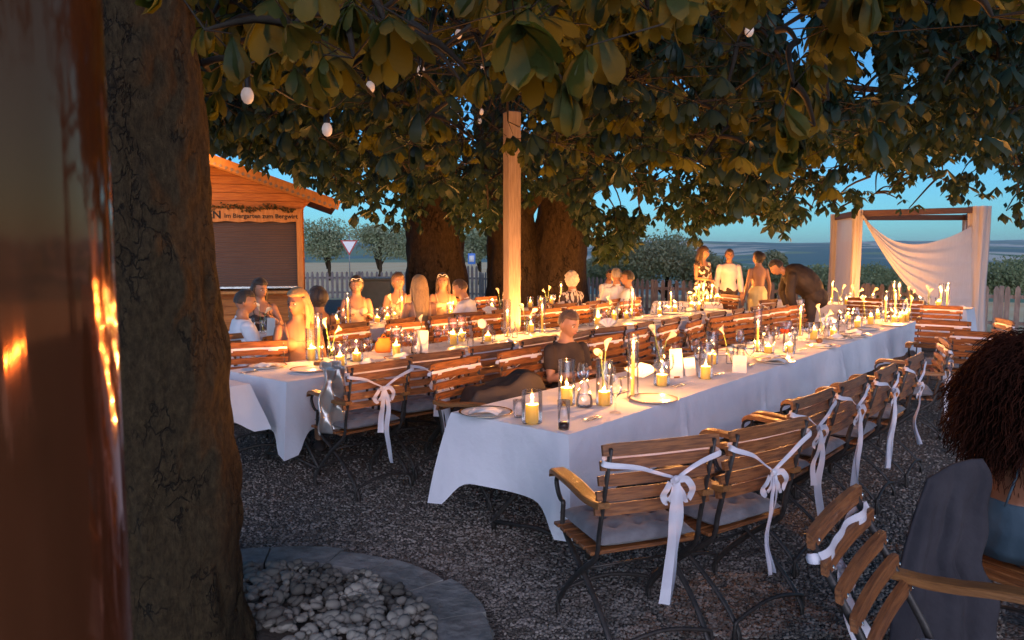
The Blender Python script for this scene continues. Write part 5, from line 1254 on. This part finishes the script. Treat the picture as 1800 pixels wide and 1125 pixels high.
        if st in ('long', 'verylong', 'fringe'):
            L = {'long': .30, 'verylong': .42, 'fringe': .24}[st]
            hs = []
            for j in range(9):
                t = j/8; hs.append((0, -.055-.03*t-.05*math.sin(t*3.1)*.4, .03-L*t, .082+.025*math.sin(t*3)*1.0-.02*t, .050+.006*math.sin(t*3)))
            hb.loft(hs, 26, Matrix.Translation(HC)@Rh.to_4x4())
            for s in (-1, 1): hb.tube([HC+Rh@Vector((s*.070, .005, .05)), HC+Rh@Vector((s*.088, -.01, -.03)), HC+Rh@Vector((s*.092, -.02, -.12)), HC+Rh@Vector((s*.085, -.02+.03*fem, -.12-L*.45))], [.018, .024, .026, .012], 10)
        if st == 'bun': hb.ell(HC+Rh@Vector((0, -.115, .045)), (.05, .045, .05), Rh, 16, 12)
        if st == 'updo': hb.ell(HC+Rh@Vector((0, -.095, .02)), (.07, .05, .08), Rh, 18, 12)
        if st == 'perm':
            for i in range(60):
                a = random.uniform(0, 6.28); zz = random.uniform(-.3, 1); r_ = math.sqrt(max(0, 1-zz*zz)); q = Vector((r_*math.cos(a), r_*math.sin(a), zz))
                if q.y > .35 and q.z < .5: continue
                hb.ell(HC+Rh@Vector((q.x*.088, q.y*.105-.004, q.z*.125+.005)), (.024,)*3, None, 8, 6)
        remeshed(hb, 'hair', M[hm], root, .006, 1, noise=(.005, 34, .25) if st != 'perm' else (.004, 60, 1))
    if glasses:
        g = MB(); tl = MB()
        for s in (-1, 1):
            c = Vector((s*.036, .078, .102)); ring = [HC+Rh@(c+Vector((.027*math.cos(a)*(1+.15*math.cos(2*a)), .008*math.sin(a), .017*math.sin(a)))) for a in [2*math.pi*i/14 for i in range(15)]]
            g.tube(ring, .0042, 6); tl.add([HC+Rh@(c+Vector((.024*math.cos(a), .008*math.sin(a), .014*math.sin(a)))) for a in [2*math.pi*i/14 for i in range(14)]], [tuple(range(14))])
            g.tube([HC+Rh@(c+Vector((s*.028, 0, 0))), HC+Rh@Vector((s*.082, .0, .05)), HC+Rh@Vector((s*.082, -.03, .01))], .003, 6)
        g.tube([HC+Rh@Vector((-.01, .084, .104)), HC+Rh@Vector((.01, .084, .104))], .0035, 6)
        g.build('sunglasses', M['white'], root); tl.build('lens', M['lens'], root)
    # clothes
    kind, cm = top; g = .013; bulk = extra == 'bulk'; c = MB(); mt = M[cm]
    def infl(a, z0, z1, gg=g): return [(x, y, z, rx+gg, ry+gg) for x, y, z, rx, ry in secs if z0 <= z <= z1]
    if kind in ('shirt', 'tee', 'jacket'):
        gg = {'shirt': .014, 'tee': .012, 'jacket': .026}[kind]
        ss = infl(secs, -.06, .50, gg); c.loft(ss, 26, RT4)
        for s in (-1, 1): c.ell(T_((s*sh, -.002, .424)), (.050*k+gg, .050*k+gg, .050+gg*.6), None, 14, 10)
        for S, E, W in AR:
            if kind == 'tee': c.tube([S, S.lerp(E, .35), S.lerp(E, .7)], [.060, .060, .058], 14)
            else: c.tube([S, S.lerp(E, .4), S.lerp(E, .85), E, E.lerp(W, .4), E.lerp(W, .93)], [.052*k+gg, .05*k+gg, .045*k+gg, .044*k+gg, .042*k+gg, .032*k+gg], 14); c.ell(E, (.043*k+gg,)*3, None, 10, 8)
        if bulk: c.ell(T_((0, -.07, .22)), (.26, .21, .34), Rt, 20, 14); c.ell(T_((0, -.01, -.06)), (.22, .17, .22), Rt, 20, 14)
        if kind != 'tee': c.tube([T_((.058*math.cos(a), .058*math.sin(a)+.004, .50+.012*(a*0)-.016*math.sin(a))) for a in [2*math.pi*i/12 for i in range(13)]], .012, 8)
        remeshed(c, {'shirt': 'shirt', 'tee': 'top', 'jacket': 'jacket'}[kind], mt, root, .0095, 3, noise=(.011, 13, .6))
    elif kind in ('dress', 'strap', 'low'):
        z1 = {'dress': .42, 'strap': .345, 'low': .15}[kind]; ss = infl(secs, -.10, z1, .010)
        if kind == 'strap': ss[-1] = (ss[-1][0], ss[-1][1], ss[-1][2], ss[-1][3], ss[-1][4])
        c.loft(ss, 26, RT4)
        if fem and kind != 'low':
            for s in (-1, 1): c.ell(T_((s*.07, .087, .297)), (.069, .062, .062), None, 14, 10)
        if kind == 'dress':
            for s in (-1, 1): c.ell(T_((s*sh*.9, -.002, .435)), (.060, .060, .055), None, 14, 10)
        if pose == 'stand': c.loft([(0, 0, hz_+.02, .168, .118), (0, 0, hz_-.1, .185, .135), (0, 0, hz_-.4, .18, .15), (0, 0, hz_-.72, .20, .17)], 26)
        else:
            for h_, K_, An in LG: c.tube([h_, h_.lerp(K_, .5), h_.lerp(K_, .95)], [.100, .09, .085], 14)
        remeshed(c, 'dress', mt, root, .0095, 2, noise=(.008, 15, .5))
        if kind != 'dress':
            sb = MB()
            for s in (-1, 1): sb.tube(smooth_pts([T_((s*.085, .115, z1-.01)), T_((s*.105, .075, .45)), T_((s*.108, 0, .487)), T_((s*.105, -.062, .44)), T_((s*.075, -.118, z1-.02))], 4), .0045, 6)
            if kind == 'strap' or extra == 'straps': sb.build('strap', mt, root)
    if legs and kind not in ('dress', 'strap', 'low'):
        c = MB(); c.loft([(x, y, z, rx+.008, ry+.008) for x, y, z, rx, ry in secs if z <= .05], 22, RT4)
        for h_, K_, An in LG: c.tube([h_, h_.lerp(K_, .5), K_, K_.lerp(An, .4), K_.lerp(An, .97)], [.098, .086, .068, .062, .055], 14); c.ell(K_, (.066,)*3, None, 12, 8)
        remeshed(c, 'trousers', M[legs], root, .0095, 2, noise=(.008, 11, .6))
    sb = MB()
    for h_, K_, An in LG: sb.ell(An+Vector((0, .062, -.042)), (.048, .128, .043), None, 14, 8)
    sb.build('shoes', M['dark_cloth'], root)
    return root
def onrow(T, px, v):
    """point on the line v = const of a table that projects to photo column px"""
    a = T.at(0, v, 0); k = (px-900)/1300.0; cz = math.cos(PITCH)
    # x/y ~ k (pitch ignored for the column)
    u = (k*a.y-a.x)/(T.L.x-k*T.L.y); return T.at(u, v, 0)
YR = math.atan2(-Vv.y, -Vv.x); YL = math.atan2(Vv.y, Vv.x)   # facing directions: YR sits on the right side, YL on the left side
SK = 'skin_b'
def seat(px, T, v, yaw, label, **k):
    p = onrow(T, px, v); person(label, (p.x, p.y), yaw, **k)
seat(424, T3, .50, R(35), 'seated young man in white shirt with cropped dark hair, beside the big trunk', head=(R(-14), R(12)), hair=('crop', 'hair_black'), skin='skin_a', sc=.98)
seat(456, T3, -1.22, R(-62), 'seated woman with long dark hair before the hut counter, facing the camera', head=(R(25), R(10)), hair=('long', 'hair_black'), fem=True, top=('strap', 'dark_cloth'), skin='skin_a', arms=[((-.24, .08, .2), (-.06, .24, .34)), ((.235, .09, .19), (.13, .34, .265))])
seat(522, T2, -1.10, R(-70), 'seated blonde woman in taupe dress looking left, at the near end of the middle table', head=(R(-42), R(4)), hair=('long', 'hair_blonde'), fem=True, top=('strap', 'nude_dress'), skin='skin_c', sc=1.0, arms=[((-.21, .0, .17), (-.13, .22, .02)), ((.21, .0, .17), (.13, .22, .02))], vox=.007)
seat(559, T3, .42, R(130), 'seated woman seen from behind with dark brown pinned up hair', head=(R(10), 0), hair=('updo', 'hair_black'), fem=True, top=('strap', 'dark_cloth'), skin='skin_c', sc=.97)
seat(626, T3, -1.20, R(-72), 'seated woman with white sunglasses on dark hair, in front of the picket fence', head=(R(-8), R(14)), hair=('bun', 'hair_black'), fem=True, top=('strap', 'tan_dress'), glasses=True, skin='skin_b')
seat(700, T3, -1.20, R(-80), 'seated brown haired woman behind a tall candle, before the beige storage box', head=(R(15), 0), hair=('updo', 'hair_brown'), fem=True, top=('strap', 'tan_dress'), skin='skin_b', sc=1.02)
seat(738, T3, .40, R(118), 'seated woman with long straight blonde hair, seen from behind in a low backed dress', head=(R(-5), 0), hair=('verylong', 'hair_blonde'), fem=True, top=('low', 'tan_dress'), skin='skin_b', extra='straps', sc=1.03)
seat(778, T3, -1.12, R(-76), 'seated woman with white sunglasses on her head beside the man leaning over', head=(R(-12), R(3)), hair=('long', 'hair_brown'), fem=True, top=('strap', 'tan_dress'), glasses=True, skin='skin_b')
seat(832, T3, .42, R(162), 'seated man in white shirt leaning left toward the sunglasses woman', lean=R(14), head=(R(12), R(6)), hair=('crop', 'hair_brown'), skin='skin_b', sc=1.0, arms=[((-.235, .14, .22), (-.13, .44, .24)), ((.235, .14, .22), (.13, .42, .24))])
seat(1006, T3, .42, R(128), 'seated elderly woman with short white curls and patterned blouse, seen from behind', hair=('perm', 'hair_white'), fem=True, top=('shirt', 'zebra'), skin='skin_b', sc=1.02)
seat(1064, T3, -1.15, R(-50), 'seated dark haired man in white shirt, left of the grey haired man', lean=R(10), head=(R(-30), 0), hair=('short', 'hair_black'), skin='skin_a', sc=1.0)
seat(1084, T3, .42, R(112), 'seated man in white shirt with short grey hair, seen from behind', hair=('crop', 'hair_grey'), skin='skin_b', sc=1.05)
p = onrow(T3, 1108, .75); person('seated man in white shirt turned in profile, right of the grey haired man', (p.x, p.y+.2), R(165), head=(R(8), 0), hair=('short', 'hair_black'), skin='skin_a', sc=1.02)
def stand(px, d, yaw, label, **k):
    p = PD(px, 445, d); return person(label, (p.x, p.y), yaw, pose='stand', **k)
stand(1235, 14.5, R(-60), 'standing woman in brown and white floral dress with shoulder length brown hair', head=(R(35), 0), hair=('fringe', 'hair_brown'), fem=True, top=('dress', 'floral'), skin='skin_a', sc=1.03, arms=[((-.2, .02, .17), (-.16, .16, .0)), ((.2, .05, .18), (.10, .26, .16))])
stand(1282, 14.7, R(-95), 'standing man in pale open collared shirt and dark trousers', hair=('short', 'hair_brown'), top=('shirt', 'shirt_pink'), skin='skin_a', sc=1.0)
stand(1334, 13.4, R(100), 'standing woman in backless yellow satin dress, seen from behind with pinned hair', head=(R(28), R(5)), hair=('updo', 'hair_black'), fem=True, top=('low', 'yellow_dress'), skin='skin_b', sc=.97)
# person bending far over the table in a dark jacket
pb_ = PD(1428, 445, 11.9); person('bent over guest in dark brown jacket leaning across the table end', (pb_.x, pb_.y), R(172), pose='stand', lean=R(50), extra='bulk', head=(0, R(-10)), hair=('short', 'hair_black'), top=('jacket', 'darkjacket'), skin='skin_a', sc=1.05,
       arms=[((-.25, .20, .30), (-.20, .34, .10)), ((.25, .20, .30), (.20, .34, .10))])
# boy between the tables
pbo = onrow(T1, 996, -1.30); person('boy in dark brown top seated between the front and middle tables', (pbo.x, pbo.y), R(-58), head=(R(12), R(16)), hair=('crop', 'hair_brown'), top=('tee', 'brown'), skin='skin_a', sc=.90, vox=.006, arms=[((-.21, .06, .19), (-.09, .27, .25)), ((.21, .06, .19), (.09, .27, .25))])

# dark coat spread over the chair beside the boy
def heap(name, c, size, m, label, cat, seed=1, fn=None, rz=0):
    n = 44; vs = []
    for i in range(n+1):
        for j in range(n+1):
            x = i/n*2-1; y = j/n*2-1; vs.append(fn(x, y))
    fs = [(i*(n+1)+j, (i+1)*(n+1)+j, (i+1)*(n+1)+j+1, i*(n+1)+j+1) for i in range(n) for j in range(n)]
    o = MB().add(vs, fs).build(name, m, None, c); o.rotation_euler = (0, 0, rz)
    md = o.modifiers.new('solid', 'SOLIDIFY'); md.thickness = .012
    return tag(o, label, cat)
cp = T1.at(.86, -1.16, 0)
def coat(x, y):
    # draped across the armrests and back of one chair: a broad sagging shape that falls at the ends
    X = x*.36; Y = y*.25; top = .735+.10*math.exp(-((x-.45)/.42)**2)-.02*y
    z = top-max(0, abs(x)-.62)*.55-max(0, abs(y)-.55)*.62+.018*mnoise.noise(Vector((x*3, y*3, 2)))+.010*math.sin(x*11+y*4)
    return (X*(1-.12*max(0, abs(x)-.6)), Y*(1-.25*max(0, abs(y)-.55)), z)
heap('dark_coat', cp, 1, M['darkjacket'], 'large dark brown coat spread over the chair in front of the seated boy', 'coat', fn=coat, rz=math.atan2(U.y, U.x)-.5)
# silvery wrap hanging over the near middle-table chair
wp = T2.at(.10, .36, 0)
def wrap_(x, y):
    X = x*.10; f = .018*math.sin(y*7+x*5)+.02*math.sin(x*8+1); s = (y+1)/2
    return (X*(1+.25*math.sin(s*5)), -.02+f+(.05 if y > .8 else 0)-.05*s, .93-.50*(1-s)*1.0+(0 if y < .8 else -.06*(y-.8)))
wr = heap('silver_wrap', wp, 1, mat('silver_satin', (.40, .39, .38), .28, (.55, .53, .5), 9, bump=.01, bscale=8, metal=.55), 'shiny silver grey wrap hanging down the back of the near middle table chair', 'wrap', fn=wrap_, rz=R(50.5))

# ------------------------------------------------------------------ foreground woman at the right edge
fw = Vector((1.93, 2.80)); fy = R(15)
wroot = person('woman in the right foreground seen from behind, dark curly hair and bare brown shoulder', (fw.x, fw.y), fy, head=(R(-6), R(30)), hair=('short', 'hair_black'), fem=True, top=('low', 'blue_top'), skin='skin_d', sc=1.0, vox=.006, lean=R(6), face=True, extra='straps')
hbm = MB(); hc = Vector((0, .13, 1.16)); rs_ = random.Random(5)
for i in range(5200):
    a = rs_.uniform(0, 6.283); zz = rs_.uniform(-1, 1); q = Vector((math.sqrt(1-zz*zz)*math.cos(a), math.sqrt(1-zz*zz)*math.sin(a), zz))
    if q.y > .45 and q.z < .45: continue
    base = hc+Vector((q.x*.14, q.y*.13-.04, q.z*.14-.03)); L = rs_.uniform(.06, .155)*(1.0 if q.z > 0 else 1.1)*(1+.35*mnoise.noise(q*2.3)); dirn = (q*1.0+Vector((0, -.25, -.75))).normalized(); ph = rs_.uniform(0, 6.28); tr = rs_.uniform(.005, .010)
    s1 = dirn.orthogonal().normalized(); s2 = dirn.cross(s1); nstep = 14; pp = []
    for j in range(nstep):
        t = j/(nstep-1); grav = Vector((0, 0, -.09*t*t)); pp.append(base+(q*.05*min(1, t*3))+dirn*L*t+grav+s1*tr*math.cos(ph+t*L*110)+s2*tr*math.sin(ph+t*L*110))
    hbm.tube(pp, [.0026*(1-.5*j/nstep) for j in range(nstep)], 3, cap=False)
hbm.ell(hc+Vector((0, -.05, -.05)), (.165, .155, .165), None, 24, 18, fn=lambda q, p: p*(1+.14*mnoise.noise(q*3.5)))
hbm.build('curly_hair', mat('curly_hair', (.016, .0045, .0025), .85, (.045, .012, .006), 30, spec=.12), wroot)
n = 46; vs = []
TL, TR, BL, BR = PD(1628, 842, 2.62), PD(1722, 806, 2.66), PD(1556, 1180, 2.50), PD(1752, 1200, 2.56)
place_chair(fw.x+.02, fw.y+.02, R(-150), 'half hidden under the curly haired woman at the right edge', 'foreground chair', ribbon=False, cushion=False)
for k in list(bpy.data.objects):
    if k.parent and k.name.startswith(('armrest', 'arm_scroll')) and (k.parent.location-Vector((fw.x+.02, fw.y+.02, 0))).length < .01: bpy.data.objects.remove(k)
for i in range(n+1):
    for j in range(n+1):
        s_ = i/n; t = j/n; p = TL.lerp(TR, s_).lerp(BL.lerp(BR, s_), t)
        bul = math.sin(t*math.pi)*.018; f = (math.sin(s_*17+3*t+2*mnoise.noise(Vector((s_*2, t*2, 3))))*.014+math.sin(s_*31-2*t)*.005)*min(1, t*2.5+.15)
        vs.append(p+Vector((-bul*(1-s_)+s_*(.022*math.sin(t*11)+.012*math.sin(t*23)), f+bul*.6, .02*math.sin(s_*3.1)*(1-t)-.012*t*math.sin(s_*9))))
fs = [(i*(n+1)+j, (i+1)*(n+1)+j, (i+1)*(n+1)+j+1, i*(n+1)+j+1) for i in range(n) for j in range(n)]
sh_ = MB().add(vs, fs).build('shawl', M['greycloth']); md = sh_.modifiers.new('solid', 'SOLIDIFY'); md.thickness = .012
bpy.context.view_layer.update(); sh_.parent = wroot; sh_.matrix_parent_inverse = wroot.matrix_world.inverted()

# ------------------------------------------------------------------ air
hm = bpy.data.materials.new('haze'); hm.use_nodes = True; hn = hm.node_tree.nodes; hn.clear(); ho = hn.new('ShaderNodeOutputMaterial'); pv = hn.new('ShaderNodeVolumePrincipled')
pv.inputs['Color'].default_value = (0.90, 0.97, 1.0, 1); pv.inputs['Density'].default_value = 0.000035; hm.node_tree.links.new(pv.outputs[0], ho.inputs['Volume'])
tag(MB().box((0, 0, 150), (39000, 39000, 400)).build('haze', hm, smooth=False), kind='stuff')
